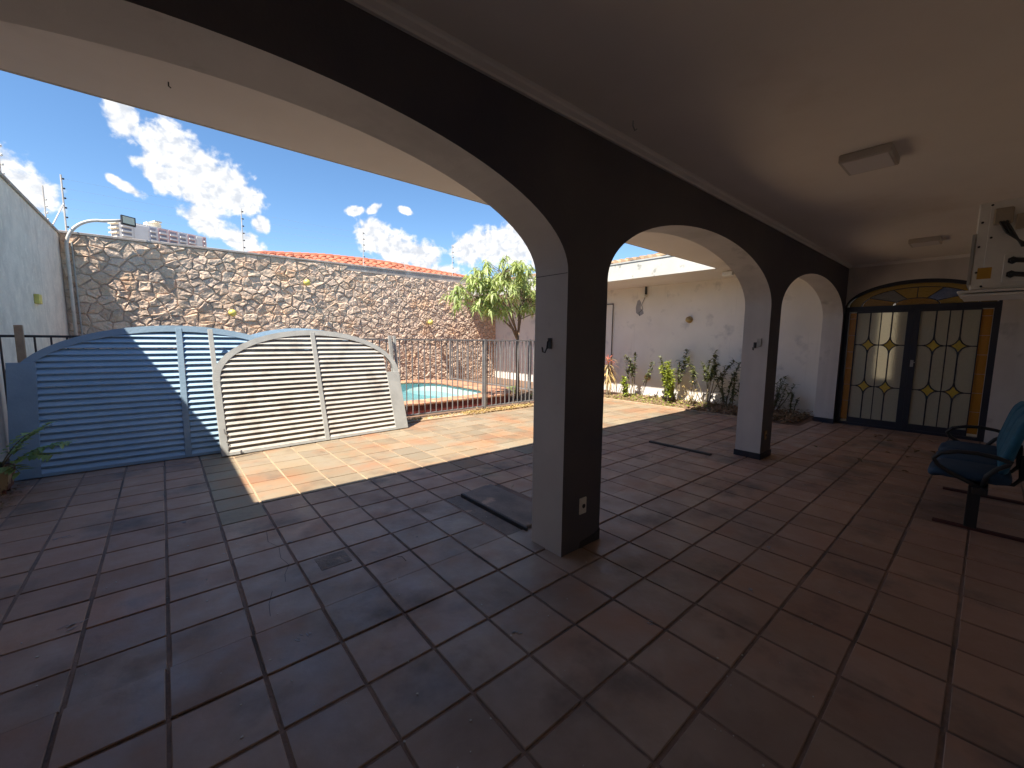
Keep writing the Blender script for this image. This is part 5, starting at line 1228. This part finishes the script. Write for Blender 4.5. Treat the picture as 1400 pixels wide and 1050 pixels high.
# arching compound-leaved plant growing from the joint in front of the blue gate
t = thing('fern_plant', (-0.80*H, 3.90*H, 0), 'arching plant with light green leaflets in front of the blue gate', 'potted plant')
st = MB(); lv = MB(); rg = random.Random(23)
for (tip, n) in (((-0.585, 3.90, 0.43), 22), ((-0.50, 3.85, 0.30), 20), ((-0.57, 3.8, 0.24), 18), ((-0.64, 3.8, 0.40), 18), ((-0.72, 3.85, 0.14), 12)):
    a = Vector((-0.83*H, 3.95*H, 0.20)); c = Vector(tip)*H; mid = a.lerp(c, 0.5)+Vector((0, 0, 0.13)); pts = []
    for i in range(11): s = i/10; pts.append(a*(1-s)**2+mid*2*s*(1-s)+c*s*s)
    st.tube(pts, [0.006-0.0004*i for i in range(11)], 5, cap=False)
    for k in range(n):
        s = 0.3+0.7*k/n; q = a*(1-s)**2+mid*2*s*(1-s)+c*s*s; dd = (c-a).normalized(); sd_ = dd.cross(Vector((0, 0, 1))).normalized()*(1 if k % 2 else -1)
        leaf_geo(lv, q, sd_+dd*0.5+Vector((0, 0, rg.uniform(-.3, .25))), Vector((0, 0, 1)), rg.uniform(0.09, 0.135), rg.uniform(0.038, 0.055), droop=0.3)
st.build('stems', M['stem'], t); lv.build('foliage', M['leaf_pale'], t)
# dark sack-like drum behind the left end of the fence
t = thing('tilted_board', (XL+0.05, 5.0*H, 0), 'dark blue board leaning behind the fence at the far left edge', 'board')
m = MB(); m.prism([(XL+0.05, 5.1*H, 0), (-0.80*H, 5.1*H, 0), (-0.835*H, 5.1*H, 0.58*H), (XL+0.05, 5.1*H, 0.72*H)], (0, 0.06, 0)); m.build('board', M['door_frame'], t)
m = MB(); m.tube([(-0.79*H, 5.08*H, 0), (-0.86*H, 5.08*H, 0.70*H)], 0.018, 6); m.build('edge_tube', M['pale_pipe'], t)

# pale paint scuffs and a few twigs on the tiles
sc = MB(); rg = random.Random(44)
for (x, y, L_, a) in ((-0.30, 1.98, 0.09, 0.5), (0.03, 2.75, 0.06, 0.2), (-0.42, 2.9, 0.10, 0.1), (0.42, 2.15, 0.08, 1.0), (0.86, 0.97, 0.05, 0.3), (0.30, 1.42, 0.10, 2.0), (-0.35, 1.40, 0.05, 0.8), (2.6, 0.35, 0.08, 0.4), (2.2, 0.62, 0.07, 0.1), (1.75, 0.55, 0.06, 1.2), (1.25, 0.7, 0.05, 2.2)):
    for k in range(5):
        cx, cy = x*H+rg.gauss(0, L_*0.3), y*H+rg.gauss(0, 0.012); l, w = L_*rg.uniform(.2, .6), rg.uniform(0.002, 0.008); aa = a+rg.gauss(0, .15); c_, s_ = math.cos(aa), math.sin(aa)
        pts = [(cx+c_*u-s_*v, cy+s_*u+c_*v, 0.0024) for u, v in ((-l/2, 0), (-l/4, -w*rg.uniform(.4, 1)), (l/4, -w*rg.uniform(.3, 1)), (l/2, 0), (l/5, w*rg.uniform(.3, 1)), (-l/4, w))]
        sc.prism(pts, (0, 0, 0.0012))
tag(sc.build('paint_scuffs', M['patch']), kind='stuff')
tw = MB()
for k in range(26):
    x, y = (rg.uniform(0.6, 5.6), rg.uniform(1.6, 4.3)) if k > 8 else (rg.uniform(3.8, 6.2), rg.uniform(0.0, 1.1)); a = rg.uniform(0, 6.28); l = rg.uniform(0.04, 0.16)
    p = Vector((x*H, y*H, 0.006)); q = p+Vector((math.cos(a), math.sin(a), 0.02))*l
    tw.tube([p, p.lerp(q, .5)+Vector((rg.gauss(0, .008), rg.gauss(0, .008), 0.004)), q], [0.0022, 0.0018, 0.001], 4)
tag(tw.build('fallen_twigs', M['stem']), kind='stuff')
